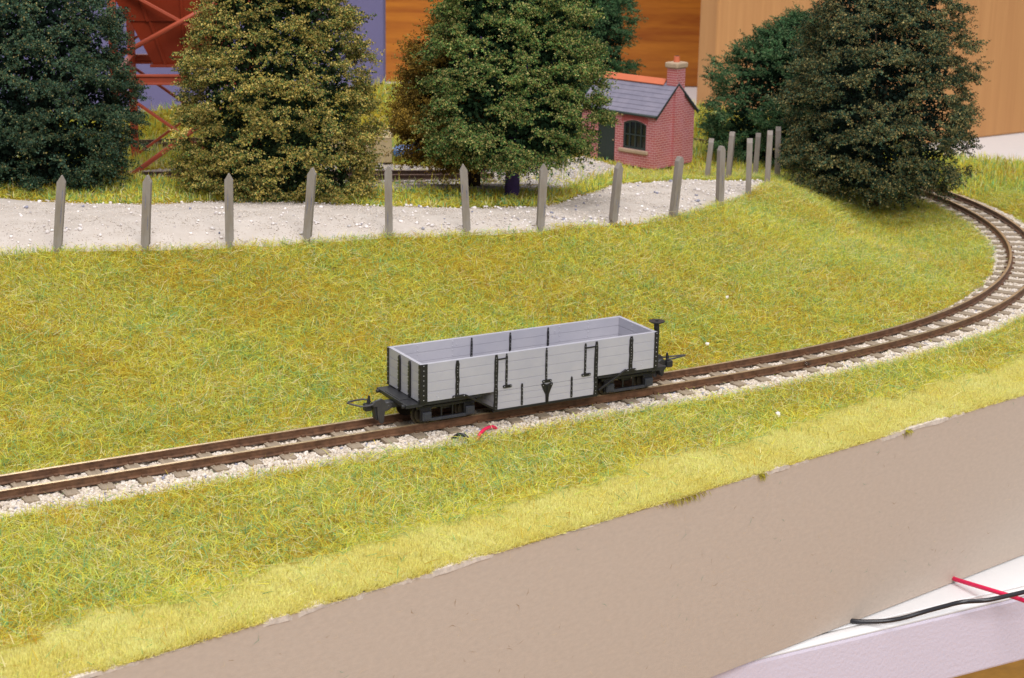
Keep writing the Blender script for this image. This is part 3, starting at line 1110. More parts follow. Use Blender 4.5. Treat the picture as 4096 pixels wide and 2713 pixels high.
def strap(u, z0, z1, w, y, sd, rivets=True, top=True, th=0.28, seed=0, name='iron_strap'):
    """hand-painted iron strap: wavering edges, worn rivets"""
    w *= 1.12
    r = random.Random(int(u * 100) + seed + int(sd * 7))
    n = 9
    L, R_ = [], []
    for i in range(n + 1):
        z = z0 + (z1 - z0) * i / n
        ww = w / 2 * (1 + r.uniform(-.16, .16))
        if i == n and top:
            ww *= 0.55
        L.append((u - ww, z))
        R_.append((u + w / 2 * (1 + r.uniform(-.16, .16)) * (0.55 if i == n and top else 1), z))
    mb = MB()
    a, b = (y - th, y + 0.02) if sd < 0 else (y - 0.02, y + th)
    mb.prism(L + R_[::-1], a, b, 'y')
    if rivets:
        zz = z0 + 0.55
        while zz < z1 - .35:
            mb.dome((u, y + sd * th, zz), (0, sd, 0), 0.095, 0.08, 1)
            zz += r.choice((0.75, 1.15, 1.3))
    mb.build(name, [M['black'], M['rivet']], wag, 0.07)


def bracket(u, z, w, y, sd):
    mb = MB()
    a, b = (y - .42, y + .02) if sd < 0 else (y - .02, y + .42)
    h = 0.36
    pts = []
    for k in range(7):
        t = math.pi / 2 + math.pi * k / 6
        pts.append((u - w / 2 + h * math.cos(t), z + h * math.sin(t)))
    for k in range(7):
        t = -math.pi / 2 + math.pi * k / 6
        pts.append((u + w / 2 + h * math.cos(t), z + h * math.sin(t)))
    mb.prism(pts, a, b, 'y')
    for q in (-1, 1):
        mb.dome((u + q * w / 2, y + sd * .42, z), (0, sd, 0), 0.13, 0.12, 1)
    mb.build('bracket', [M['black'], M['rivet']], wag, 0.08)


def brace(p0, p1, y, sd):
    mb = MB()
    mb.beam((p0[0], y + sd * .35, p0[1]), (p1[0], y + sd * .35, p1[1]), 0.5, 0.62, (0, sd, 0))
    mb.build('brace', M['black'], wag, 0.06)


for sd in (-1, 1):
    Yf = sd * HW
    strap(-25.1, 7.35, 16.7, .95, Yf, sd, seed=1)
    strap(27.1, 7.3, 16.6, 1.0, Yf, sd, seed=2)
    strap(-13.95, 1.75, 16.75, .95, Yf, sd, seed=3, name='door_post')
    strap(16.2, 1.8, 16.55, .95, Yf, sd, seed=4, name='door_post')
    strap(-10.9, 8.4, 16.7, .52, Yf, sd, seed=5)
    strap(12.8, 8.2, 16.45, .55, Yf, sd, seed=6)
    strap(-6.2, 2.3, 8.1, .50, Yf, sd, seed=7)
    strap(8.8, 2.3, 7.95, .50, Yf, sd, seed=8)
    strap(0.95, 8.1, 16.75, .50, Yf, sd, seed=9)
    bracket(-10.6, 7.98, 1.9, Yf, sd)
    bracket(13.15, 7.9, 2.1, Yf, sd)
    bracket(1.2, 7.78, 2.1, Yf, sd)
    bracket(-24.7, 7.25, 2.9, Yf, sd)
    bracket(27.3, 7.3, 2.3, Yf, sd)
    MB().beam((-13.6, Yf + sd * .15, 15.45), (-10.9, Yf + sd * .15, 15.55), .3, .42, (0, sd, 0)).build('door_link', M['black'], wag, .06)
    MB().beam((12.9, Yf + sd * .15, 15.2), (15.8, Yf + sd * .15, 15.25), .3, .42, (0, sd, 0)).build('door_link', M['black'], wag, .06)
    mb = MB()
    a, b = (Yf - .3, Yf + .02) if sd < 0 else (Yf - .02, Yf + .3)
    mb.prism([(-.45, 6.9), (-.25, 7.2), (.35, 7.25), (.85, 6.95), (1.35, 6.8), (1.9, 7.0), (2.5, 7.25), (2.95, 7.15), (3.0, 6.7), (2.3, 5.2), (1.85, 4.1), (1.75, 1.9), (.95, 1.9), (.85, 4.1), (.3, 5.2)], a, b, 'y')
    mb.beam((1.32, Yf + sd * .35, 6.7), (1.38, Yf + sd * .35, 1.9), .25, .3, (0, sd, 0))
    bm = [(0.1, 6.7), (2.5, 6.75)]
    for q in bm:
        mb.dome((q[0], Yf + sd * .3, q[1]), (0, sd, 0), .12, .1, 1)
    mb.build('hinge_plate', [M['black'], M['rivet']], wag, .07)
    brace((-22.9, 7.35), (-14.2, 2.3), Yf, sd)
    brace((25.6, 7.6), (17.0, 3.1), Yf, sd)
    # inner straps on the inside face
    for u in (-11.6, 0.1, 11.8):
        strap(u, 3.0, 16.55, .52, sd * (HW - TH), -sd, seed=12 + int(u), name='inner_strap')
    for su in (-1, 1):
        # corner irons: one leaf on the side, one on the end
        u0 = su * (HL - .95)
        mb = MB()
        ya, yb = (Yf - .25, Yf + .02) if sd < 0 else (Yf - .02, Yf + .25)
        xa, xb = (-HL - .25, -HL + 1.9) if su < 0 else (HL - .95, HL + .25)
        mb.box(xa, xb, ya, yb, 6.8, 16.85)
        xc, xd = (-HL - .25, -HL) if su < 0 else (HL, HL + .25)
        yc, yd = (Yf + .02, Yf + .75) if sd < 0 else (Yf - .75, Yf - .02)
        mb.box(xc, xd, yc, yd, 6.8, 16.85)
        zz = 7.5
        while zz < 16.6:
            mb.dome(((xa + xb) / 2, Yf + sd * .25, zz), (0, sd, 0), .13, .11, 1)
            mb.dome((su * (HL + .25), Yf - sd * .4, zz + .3), (su, 0, 0), .12, .1, 1)
            zz += 1.28
        mb.build('corner_iron', [M['black'], M['rivet']], wag, .07)
# end stanchions
for su in (-1, 1):
    for w_ in (-3.6, 2.2):
        mb = MB()
        x0, x1 = (su * HL - .5, su * HL + .02) if su < 0 else (su * HL - .02, su * HL + .5)
        mb.prism([(w_ - .55, 7.4), (w_ - .25, 6.9), (w_ + .25, 6.9), (w_ + .55, 7.4), (w_ + .5, 15.6), (w_ + .1, 16.5), (w_ - .2, 16.5), (w_ - .5, 15.6)], x0, x1, 'x')
        for zz in (7.8, 9.0, 9.9, 11.3, 12.2, 13.6, 14.4, 15.3):
            mb.dome((su * (HL + .5), w_ + .3, zz), (su, 0, 0), .13, .11, 1)
        mb.build('end_stanchion', [M['black'], M['rivet']], wag, .1)
wagw(MB().box(WX0 - .4, WX1 + .4, -HW - .18, -HW + .6, 1.4, 1.97).box(WX0 - .4, WX1 + .4, HW - .6, HW + .18, 1.4, 1.97).box(WX0, WX1, -HW + .6, HW - .6, 1.55, 1.98), 'well_sill', M['black'])
for su in (-1, 1):
    mb = MB()
    xa, xb = sorted((su * 15, su * (HL + 3.3)))
    mb.box(xa, xb, -4.2, 4.2, 5.3, 6.83)
    xa, xb = sorted((su * (HL - 1.0), su * (HL + 3.6)))
    mb.box(xa, xb, -8.6, 8.6, 5.6, 6.6)
    xa, xb = sorted((su * 17.5, su * (HL + .2)))
    for w_ in (-1, 1):
        y0, y1 = sorted((w_ * 8.7, w_ * 7.6))
        mb.box(xa, xb, y0, y1, 5.9, 6.84)
    for w_ in (-1, 1):
        mb.cyl((su * (HL + 3.5), w_ * 7.4, 6.0), (su * (HL + 4.3), w_ * 7.4, 6.0), .5, 12)
    wagw(mb, 'end_platform', M['plastic'], .12)

for su in (-1, 1):
    cxb = -26.5 if su < 0 else 28.3
    bg_ = bpy.data.objects.new('bogie', None)
    C.objects.link(bg_)
    bg_.parent = wag
    bg_.location = (cxb * S, 0, 0)
    for sd in (-1, 1):
        mb = MB()
        y0, y1 = sorted((sd * 6.1, sd * 6.9))
        mb.box(-8.6, 8.6, y0, y1, 4.3, 5.0)
        mb.box(-8.3, 8.3, y0 + (0.1 if sd > 0 else 0), y1 - (0 if sd > 0 else 0.1) + (0.25 if sd > 0 else 0), 5.1, 5.35)
        mb.box(-7, 7, y0, y1, 0.95, 1.7)
        for ax in (-6.2, 6.2):
            mb.box(ax - 1.5, ax + 1.5, y0, y1, 1.0, 4.4)
            for k in range(3):
                mb.box(ax - 1.9 + k * .3, ax + 1.9 - k * .3, y0 - (.15 if sd < 0 else 0), y1 + (.15 if sd > 0 else 0), 4.4 - k * .28, 4.6 - k * .28)
        for q in (-1.6, 1.6):
            mb.box(q - .22, q + .22, y0 + .25, y1 - .25, 1.6, 4.4)
        mb.build('side_frame', M['black'], bg_, .1)
        y2, y3 = sorted((sd * 6.85, sd * 7.4))
        MB().box(-5.2, 5.2, y2, y3, 1.0, 1.75).build('tie_bar', M['frame'], bg_, .1)
        for ax in (-6.2, 6.2):
            y2, y3 = sorted((sd * 6.88, sd * 7.7))
            MB().box(ax - 1.25, ax + 1.25, y2, y3, 1.3, 3.5).box(ax - .95, ax + .95, y2 - (.15 if sd < 0 else 0), y3 + (.15 if sd > 0 else 0), 1.6, 3.2).build('axle_box', M['frame'], bg_, .16)
            mb = MB()
            mb.cyl((ax, sd * 4.5, 2.35), (ax, sd * 5.35, 2.35), 2.36, 28)
            mb.cyl((ax, sd * 4.0, 2.35), (ax, sd * 4.5, 2.35), 2.95, 28)
            mb.cyl((ax, sd * 5.35, 2.35), (ax, sd * 6.2, 2.35), .5, 10)
            mb.build('wheel', M['wheel'], bg_, .08)
    MB().box(-1.6, 1.6, -5.6, 5.6, 3.2, 5.2).box(-7.5, 7.5, -3.0, 3.0, 4.0, 5.0).cyl((-6.2, -4, 2.35), (-6.2, 4, 2.35), .45, 10).cyl((6.2, -4, 2.35), (6.2, 4, 2.35), .45, 10).build('bolster', M['black'], bg_, .1)

    # coupler: draw bar, hook head with hanging tongue, upright fin and flat loop
    cp = bpy.data.objects.new('coupler', None)
    C.objects.link(cp)
    cp.parent = wag
    cp.location = (su * 38.5 * S, 0, 0)
    if su > 0:
        cp.rotation_euler = (0, 0, math.pi)
    # local: -x points outwards
    MB().box(-3.4, 2.5, -1.3, 1.3, 3.9, 5.5).build('draw_bar', M['plastic'], cp, .15)
    mb = MB()
    pts = [(-1.4, 4.0), (-1.1, 4.9), (-1.9, 5.7), (-2.9, 5.6), (-3.3, 6.4), (-4.2, 6.9), (-5.6, 6.6), (-6.3, 5.7), (-6.6, 5.2), (-5.9, 4.9), (-5.3, 4.9), (-5.05, 2.0), (-4.6, .5), (-4.0, .2), (-3.4, .6), (-3.2, 2.2), (-3.1, 3.4), (-2.2, 3.5)]
    mb.prism(pts, -1.75, -1.25, 'y')
    mb.dome((-2.0, -1.76, 4.6), (0, -1, 0), .38, .12, 0, 10)
    mb.build('tongue', M['coupler'], cp, .14)
    mb = MB()
    mb.prism([(-3.3, 5.4), (-4.4, 6.0), (-5.8, 5.6), (-6.2, 4.9), (-5.8, 4.3), (-5.5, 1.6), (-4.9, .9), (-4.3, 1.3), (-3.6, 3.6)], -1.2, .9, 'y')
    mb.box(-7.9, -5.9, -.3, 1.6, 3.5, 5.4)
    mb.build('coupler_head', M['plastic'], cp, .3)
    mb = MB().prism([(-7.4, 5.0), (-6.2, 5.0), (-6.3, 7.4), (-6.7, 7.6)], .2, .7, 'y')
    mb.build('fin', M['plastic'], cp, .1)
    loop = [(-5.9, -1.5, 6.0), (-6.6, -1.7, 5.6), (-8.2, -1.8, 5.5), (-9.8, -1.5, 5.6), (-12.0, .3, 6.1), (-12.3, .9, 6.2), (-11.9, 1.3, 6.25), (-9.6, 1.9, 6.25), (-7.6, 2.1, 6.2), (-6.4, 1.7, 6.0), (-5.8, 1.0, 5.6)]
    MB().tube(loop, .24, 8).build('loop', M['coupler'], cp, 0, True)

# brake standard on the right-hand end
bs = bpy.data.objects.new('brake_standard', None)
C.objects.link(bs)
bs.parent = wag
bs.location = ((HL + 1.6) * S, -6.4 * S, 0)
MB().prism([(-.62, 6.3), (.62, 6.3), (.72, 16.8), (-.50, 16.8)], -.45, .45, 'y').build('pillar', M['black'], bs, .1)
MB().cyl((0, 0, 16.7), (0, 0, 18.3), .78, 16).build('collar', M['black'], bs, .08)
mb = MB()
mb.cyl((0, 0, 18.3), (0, 0, 18.75), 1.2, 20, 0, 2.05)
mb.cyl((0, 0, 18.74), (0, 0, 19.0), 2.15, 24)
mb.cyl((0, 0, 18.98), (0, 0, 19.25), .45, 12)
mb.build('handwheel', M['black'], bs, .06)


# ------------------------------------------------------------------ fence posts
def make_post(h, style, seed):
    """square post, pointed top, narrow tenon foot"""
    r = random.Random(seed)
    w, d = 1.18, 1.05
    mb = MB()
    jit = lambda: r.uniform(-.07, .07)
    prof = [(-w, 2.3), (-w + .05, 2.0), (-w * .62, 1.6), (-w * .62, -4), (w * .62, -4), (w * .62, 1.6), (w - .05, 2.0), (w, 2.3), (w + jit(), h * .5), (w + jit(), h - 1.9), (.12, h), (-.12, h), (-w + jit(), h - 1.9), (-w + jit(), h * .5)]
    if style:
        prof = [(-w, -4), (w, -4), (w, h - 1.5), (.5, h), (-.5, h), (-w, h - 1.5)]
    mb.prism(prof, -d, d, 'y')
    # dark weathering streaks: thin paint runs on the face
    for q in range(r.choice((1, 2, 2))):
        zc, ln, xx = r.uniform(h * .3, h * .8), r.uniform(1.5, 5), r.uniform(-.8, .8)
        mb.prism([(xx - .10, zc - ln), (xx + .12, zc - ln * .7), (xx + .22, zc), (xx + .05, zc + ln * .6), (xx - .15, zc)], -d - .012, -d + .02, 'y', 1)
    return mb


WHERE = ['leftmost of the fence posts in front of the dark green tree', 'second fence post from the left below the red girder foot', 'third fence post from the left before the golden tree',
         'leaning fence post before the middle of the golden tree', 'fence post just right of the golden tree near the cream box', 'fence post left of the purple trunk leaning slightly left',
         'fence post right of the purple trunk before the green tree', 'fence post left of the hut window at the road edge', 'leaning fence post in front of the hut corner',
         'stout fence post standing right of the hut at the road edge', 'fence post in the road where the ridge of grass begins', 'tall notched post second from the right beside the dark tree',
         'rightmost fence post against the dark tree', 'short leaning post beyond the road beside the brick hut', 'leaning dark post beyond the road in front of the bushy tree', 'shadowed post beyond the road between two nearer posts']
for i, (x, y, z, h, dx) in enumerate(POSTS):
    style = i >= 8
    zt = float(terrain(np.array([x]), np.array([y]))[0])
    mb = make_post(h + (z - zt) * (1 if abs(z - zt) < 4 else 0), style, i)
    o = mb.build('fence_post', [M['post'], M['poststain']], None, .1)
    tag(o, 'grey-brown ' + WHERE[i], 'fence post', 'fence posts along the road')
    o.location = (x * S, y * S, zt * S)
    rz = math.radians([4, -3, 5, -8, 3, 6, 12, 32, 38, 30, 84, 86, 88, 80, 70, 84][i])
    o.rotation_euler = (0, math.atan2(dx, h), 0)
    o.rotation_euler = (Matrix.Rotation(math.atan2(dx, h), 3, 'Y') @ Matrix.Rotation(rz, 3, 'Z')).to_euler()


# ------------------------------------------------------------------ trees
def leaf_cloud(P, nrm, size, cols):
    n = len(P)
    a = rng.standard_normal((n, 3))
    nn = nrm + 0.9 * rng.standard_normal((n, 3))
    nn /= np.linalg.norm(nn, axis=1)[:, None]
    a -= nn * (a * nn).sum(1)[:, None]
    a /= np.linalg.norm(a, axis=1)[:, None]
    b = np.cross(nn, a)
    asp = rng.uniform(.55, .95, n)[:, None]
    s = size[:, None]
    cup = nn * s * rng.uniform(-.3, .3, n)[:, None]
    V = np.stack([P - a * s, P - b * s * asp + cup, P + a * s, P + b * s * asp + cup], 1).reshape(-1, 3)
    F = (np.arange(n) * 4)[:, None] + np.array([[0, 1, 2, 3]])
    return V, F, np.repeat(cols, 4, 0)


def tree(label, cat, base, prof, pal, wts, trunk, seed, clumps=560, twigs=13, leaves=28, size=(.24, .42), lean=(0, 0), spike=1.0, trunkm='bark', flat=1.0, back=0.5):
    """prof: list of (height, radius); foliage grows on twigs bundled into tufts over that surface"""
    global rng
    rng = np.random.default_rng(seed)
    t = thing('tree', label, cat, base)
    pr = np.array(prof, float)
    zz = np.linspace(pr[0, 0], pr[-1, 0], 200)
    rr = np.interp(zz, pr[:, 0], pr[:, 1])
    wgt = (rr + 3) * np.sqrt(1 + np.clip(np.gradient(rr, zz), -2.2, 2.2) ** 2)
    h = rng.choice(zz, clumps, p=wgt / wgt.sum()) + rng.uniform(-.3, .3, clumps)
    R = np.interp(h, pr[:, 0], pr[:, 1])
    az = rng.uniform(0, 2 * np.pi, clumps)
    lump = 1 + 0.06 * np.sin(3 * az + h * .09 + seed) + 0.05 * np.sin(5 * az - h * .17) + 0.095 * rng.standard_normal(clumps)
    dr = np.gradient(rr, zz)
    slope = np.interp(h, zz, dr)
    out = np.stack([np.cos(az), np.sin(az) * flat, np.clip(-slope, -1.2, 1.5) * .8], 1)
    out /= np.linalg.norm(out, axis=1)[:, None]
    rad = np.maximum(R - 5.2, 1) * lump
    cen = np.stack([np.cos(az) * rad, np.sin(az) * rad * flat, h], 1)
    # tufts on the front half are bundled denser, those behind thinner
    ccol = rng.standard_normal(clumps) * .22
    ctone = rng.random(clumps)
    nt_ = twigs
    tang = np.stack([-np.sin(az), np.cos(az), 0 * az], 1)
    roll = rng.uniform(-.5, .5, clumps)[:, None]
    wide = np.cross(out, tang)
    tang = tang * np.cos(roll) + wide * np.sin(roll)
    wide = np.cross(out, tang)
    fan = rng.uniform(-1.45, 1.45, clumps * nt_)[:, None]
    d = np.repeat(out, nt_, 0) * np.cos(fan) + np.repeat(tang, nt_, 0) * np.sin(fan) + np.repeat(wide, nt_, 0) * (.22 * rng.standard_normal((clumps * nt_, 1)))
    d[:, 2] += .05
    d /= np.linalg.norm(d, axis=1)[:, None]
    c = np.repeat(cen, nt_, 0) + rng.standard_normal((clumps * nt_, 3)) * .9
    L = rng.uniform(3.0, 7.6, clumps * nt_) * spike
    nl = leaves
    s = rng.random((clumps * nt_, nl)) ** .8
    P = c[:, None] + d[:, None] * (s * L[:, None])[..., None]
    P[..., 2] -= (s ** 2) * L[:, None] * .12
    P += rng.standard_normal(P.shape) * (0.46 - 0.20 * s)[..., None]
    P = P.reshape(-1, 3)
    n = len(P)
    W = np.array(wts, float)
    Wn = np.tile(W / W.sum(), (n, 1))
    tone = np.repeat(ctone, nt_ * nl)
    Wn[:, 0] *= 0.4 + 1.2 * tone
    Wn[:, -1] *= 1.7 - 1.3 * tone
    Wn /= Wn.sum(1)[:, None]
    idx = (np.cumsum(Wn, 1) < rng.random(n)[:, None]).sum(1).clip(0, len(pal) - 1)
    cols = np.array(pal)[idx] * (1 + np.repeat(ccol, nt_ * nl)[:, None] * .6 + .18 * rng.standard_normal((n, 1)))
    cols = np.clip(cols, .004, .8)
    nrm = np.repeat(np.repeat(out, nt_, 0), nl, 0) * .6 + np.array([0, 0, .5])
    keep = P[:, 2] + base[2] > (base[2] - 1)
    V, F, cc = leaf_cloud(P[keep], nrm[keep], rng.uniform(size[0], size[1], keep.sum()), cols[keep])
    # inner leaf fill in the darkest tone: crown shade put into its colour
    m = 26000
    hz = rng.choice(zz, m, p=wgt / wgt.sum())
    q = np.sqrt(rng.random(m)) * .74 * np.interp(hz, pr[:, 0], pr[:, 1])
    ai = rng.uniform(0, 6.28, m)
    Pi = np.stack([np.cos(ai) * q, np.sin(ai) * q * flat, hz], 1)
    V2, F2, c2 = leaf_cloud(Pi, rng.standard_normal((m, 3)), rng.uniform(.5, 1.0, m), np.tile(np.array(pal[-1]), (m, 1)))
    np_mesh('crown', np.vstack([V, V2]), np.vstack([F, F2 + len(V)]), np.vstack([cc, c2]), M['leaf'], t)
    # trunk and limbs
    hh, r0 = trunk
    mb = MB()
    mb.tube([(0, 0, -3), (0, 0, 0), (.2, .1, hh * .3), (0, .2, hh * .7), (.3, 0, hh)], [r0 * 1.15, r0 * 1.1, r0, r0 * .85, r0 * .6], 12)
    rr_ = random.Random(seed)
    for k in range(9):
        a = 6.28 * k / 9 + rr_.uniform(-.3, .3)
        z0 = hh * rr_.uniform(.55, 1.0)
        z1 = rr_.uniform(pr[0, 0] + 4, pr[-1, 0] * .75)
        R1 = np.interp(z1, pr[:, 0], pr[:, 1]) * .7
        mb.tube([(0, 0, z0), (math.cos(a) * R1 * .5, math.sin(a) * R1 * .5 * flat, (z0 + z1) / 2 + 2), (math.cos(a) * R1, math.sin(a) * R1 * flat, z1)], [r0 * .4, r0 * .25, r0 * .1], 6)
    mb.build('trunk', M[trunkm], t, 0, True)
    return t


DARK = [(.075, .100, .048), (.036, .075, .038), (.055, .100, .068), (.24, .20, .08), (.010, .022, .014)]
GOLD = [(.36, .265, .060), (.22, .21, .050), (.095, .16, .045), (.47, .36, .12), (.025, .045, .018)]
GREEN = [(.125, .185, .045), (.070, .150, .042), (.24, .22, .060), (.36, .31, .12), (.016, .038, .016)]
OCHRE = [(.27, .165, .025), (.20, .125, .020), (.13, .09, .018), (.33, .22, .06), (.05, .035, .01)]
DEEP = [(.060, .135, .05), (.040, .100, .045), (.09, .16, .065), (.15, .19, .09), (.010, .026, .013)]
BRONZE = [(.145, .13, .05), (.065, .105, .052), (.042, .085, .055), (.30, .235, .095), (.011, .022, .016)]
def gz_at(x, y):
    return float(terrain(np.array([float(x)]), np.array([float(y)]))[0])


tree('dark bluish green bushy tree at the far left behind the road', 'tree', (-170, 634, gz_at(-170, 634)),
     [(1, 26), (4, 30), (14, 35), (30, 36), (45, 33.5), (58, 30), (70, 23), (80, 12), (84, 5)], DARK, [3, 4, 3, .8, 2], (30, 3), 21)
tree('golden olive bushy tree between the red tower and the purple board edge', 'tree', (-83, 624, gz_at(-83, 624)),
     [(1, 32), (4, 34), (14, 34.5), (26, 34.5), (40, 33), (55, 29.5), (68, 26), (80, 16), (90, 4)], GOLD, [4, 4, 3, 3, 2], (30, 3), 22)
tree('large green tree on a purple trunk left of the brick hut', 'tree', (-1.0, 633, gz_at(-1, 633)),
     [(15, 18), (16, 27), (20, 31.5), (30, 32.5), (45, 32), (60, 28), (72, 25), (82, 16), (92, 4)], GREEN, [4, 4, 3, 2, 2], (30, 2.6), 23, trunkm='purpletrunk')
tree('ochre brown tree half hidden behind the large green tree', 'tree', (-15, 656, gz_at(-15, 656)),
     [(11, 18), (13, 26), (18, 30), (30, 30.5), (42, 27.5), (54, 22), (62, 13), (66, 5)], OCHRE, [4, 4, 3, 2, 2], (26, 2.2), 24, clumps=460, spike=1.1)
tree('dark green tree standing behind the red hut ridge', 'tree', (32, 890, 9),
     [(4, 18), (10, 24), (22, 26), (40, 27), (56, 25), (75, 20), (90, 10), (95, 4)], DEEP, [3, 4, 2, 1, 2], (28, 2.5), 25, clumps=420)
tree('mid green bushy tree behind the posts right of the hut', 'tree', (125, 806, gz_at(125, 806)),
     [(0, 32), (4, 36), (14, 39), (26, 40), (38, 38), (48, 32), (56, 23), (63, 13), (67, 4)], DEEP, [4, 4, 3, 2, 2], (24, 2.5), 26, clumps=540, spike=1.1)
tree('big bronze green tree leaning over the curved track at right', 'tree', (147, 725, gz_at(144, 725)),
     [(10, 14), (11, 26), (14, 34), (21, 36.5), (34, 37), (47, 36.5), (60, 34.5), (74, 31.5), (84, 27), (94, 18), (101, 6)], BRONZE, [4, 3, 3, 2, 3], (30, 2.2), 27, clumps=640, spike=1.05)
rng = np.random.default_rng(77)


# ------------------------------------------------------------------ brick hut
hut = thing('brick_hut', 'small red brick hut with slate roof and chimney beside the road', 'hut', (60.0, 766.6, 6.6), math.radians(138.4))
# local: x runs along the front wall away from the near corner, y runs back from the front (into the building = -y), so the gable is along -y
FL, GW, EH, AH = 41.0, 27.5, 24.0, 36.0
T = 1.4


def arc(x0, x1, zs, zt, n=10):
    return [(x0 + (x1 - x0) * k / n, zs + (zt - zs) * math.sin(math.pi * k / n) ** .8) for k in range(n + 1)]


mb = MB()
mb.box(0, 5.1, -T, 0, 0, EH)
mb.box(17.7, 22.2, -T, 0, 0, EH)
mb.box(32.0, FL, -T, 0, 0, EH)
mb.box(5.1, 17.7, -T, 0, 0, 7.4)
mb.prism([(5.1, EH), (17.7, EH)] + arc(5.1, 17.7, 18.4, 20.0)[::-1], -T, 0, 'y')
mb.prism([(22.2, EH), (32.0, EH)] + arc(22.2, 32.0, 20.2, 21.4)[::-1], -T, 0, 'y')
mb.box(0, FL, -GW, -GW + T, 0, EH)
mb.build('wall', M['brickx'], hut)
mb = MB()
for xa, xb in ((-.012, T), (FL - T, FL + .012)):
    mb.prism([(-GW + .01, 0), (-.01, 0), (-.01, EH), (-GW / 2, AH), (-GW + .01, EH)], xa, xb, 'x')
mb.build('gable_wall', M['bricky'], hut)
mb = MB()
pts = arc(4.2, 18.6, 18.6, 20.2, 14)
outer_ = [(x, z + 2.2) for x, z in arc(4.0, 18.8, 18.8, 20.6, 14)]
for k in range(14):
    q = [pts[k], pts[k + 1], outer_[k + 1], outer_[k]]
    cxq = sum(p[0] for p in q) / 4
    czq = sum(p[1] for p in q) / 4
    q = [(cxq + (p[0] - cxq) * .86, czq + (p[1] - czq) * .96) for p in q]
    mb.prism(q, -.1, .12, 'y')
mb.build('window_arch', mat('arch_brick', (.38, .085, .085), .75, var=.2, scale=5), hut)
win = MB()
win.box(5.1, 5.9, -.9, -.3, 7.4, 18.6).box(16.9, 17.7, -.9, -.3, 7.4, 18.6).box(5.1, 17.7, -.9, -.3, 7.4, 8.3)
win.prism(arc(5.1, 17.7, 18.3, 20.0) + [(p[0], p[1] - .8) for p in arc(5.1, 17.7, 18.3, 20.0)][::-1], -.9, -.3, 'y')
for q in (8.3, 11.4, 14.5):
    win.box(q - .28, q + .28, -.85, -.35, 8.3, 19.4)
win.box(5.9, 16.9, -.84, -.36, 13.3, 13.85)
wo = win.build('window', M['dkgreen'], hut, .05)
MB().prism([(5.2, 7.6), (17.6, 7.6)] + arc(5.2, 17.6, 18.3, 19.9)[::-1], -1.1, -.95, 'y').build('pane', M['glassd'], wo)
MB().box(3.6, 19.4, -.2, 1.1, 5.75, 7.35).build('window_sill', M['stone'], hut, .35)
dr_ = MB().prism([(22.2, 0), (32.0, 0)] + arc(22.2, 32.0, 20.2, 21.4)[::-1], -1.0, -.5, 'y')
for q in range(1, 6):
    dr_.box(22.2 + q * 1.63 - .05, 22.2 + q * 1.63 + .05, -.52, -.44, .5, 20)
do = dr_.build('door', M['dkgreen'], hut)
MB().dome((23.4, -.5, 10), (0, 1, 0), .4, .6).build('handle', M['railtop'], do, 0, True)
mb = MB()
ov = 1.3
sl = (AH - EH) / (GW / 2)
for sgn in (0, 1):
    n = 8
    for k in range(n):
        t0, t1 = k / n, (k + 1) / n
        e0 = -1.5
        ya = e0 + (GW / 2 - e0) * t0
        yb = e0 + (GW / 2 - e0) * (t1 + .03)
        za = EH + ya * sl
        zb = EH + yb * sl
        q = [(-ya, za + .55), (-yb, zb + .25), (-yb, zb + .02), (-ya, za + .1)]
        if sgn:
            q = [(-GW - a, b) for a, b in q]
        mb.prism(q, -ov, FL + ov, 'x')
mb.build('roof', M['slate'], hut, .05)
mb = MB()
mb.prism([(-GW / 2 + 2.6, AH - .95), (-GW / 2, AH + 1.35), (-GW / 2 - 2.6, AH - .95), (-GW / 2 - 2.2, AH - 1.4), (-GW / 2, AH + .5), (-GW / 2 + 2.2, AH - 1.4)], 5.5, FL + ov, 'x')
mb.build('ridge_tiles', M['ridge'], hut, .1)
mb = MB()
mb.tube([(-ov, 1.75, EH - 1.1), (FL + ov, 1.75, EH - 1.1)], .6, 10)
mb.build('gutter', M['dkgreen'], hut, 0, True)
mb = MB()
for sgn in (0, 1):
    q = [(1.6, EH - 1.5), (-GW / 2, AH - .1), (-GW / 2, AH - 1.0), (1.3, EH - 2.5)]
    if sgn:
        q = [(-GW - a, b) for a, b in q]
    mb.prism(q, -ov + .02, -ov + .45, 'x')
mb.build('barge_board', M['dkgreen'], hut, .05)
cs = bpy.data.objects.new('chimney', None)
C.objects.link(cs)
cs.parent = hut
cs.location = (0, -14.9 * S, 0)
MB().box(-1.2, 4.0, -3.05, 3.05, 30, 42.4).build('stack', M['bricky'], cs)
MB().box(-1.2, .3, -3.05, 3.05, 0, 30).build('breast', M['bricky'], cs)
MB().box(-2.1, 4.9, -4.0, 4.0, 42.4, 44.9).build('cap', M['stone'], cs, .7, seg=3)
MB().cyl((1.4, 0, 44.8), (1.4, 0, 47.4), 1.45, 16, 0, 1.2).cyl((1.4, 0, 47.4), (1.4, 0, 47.5), .95, 16, 1).build('pot', [M['ridge'], M['tyre']], cs, .1)


# ------------------------------------------------------------------ red hopper tower
tw = thing('hopper_tower', 'red girder loading hopper standing over the track behind the left trees', 'hopper', (-128.2, 692, 9.6), math.radians(6))
HX, YB = 25.8, 63.0
for sx in (-1, 1):
    for yy in (0, YB):
        mb = MB()
        mb.box(sx * HX - 1.6, sx * HX + 1.6, yy - .35, yy + .35, 0, 120)
        a, b = sorted((sx * HX - sx * 1.6, sx * HX - sx * 1.0))
        mb.box(a, b, yy - 1.6, yy + 1.6, 0, 120)
        mb.build('leg', M['red'], tw, .12)


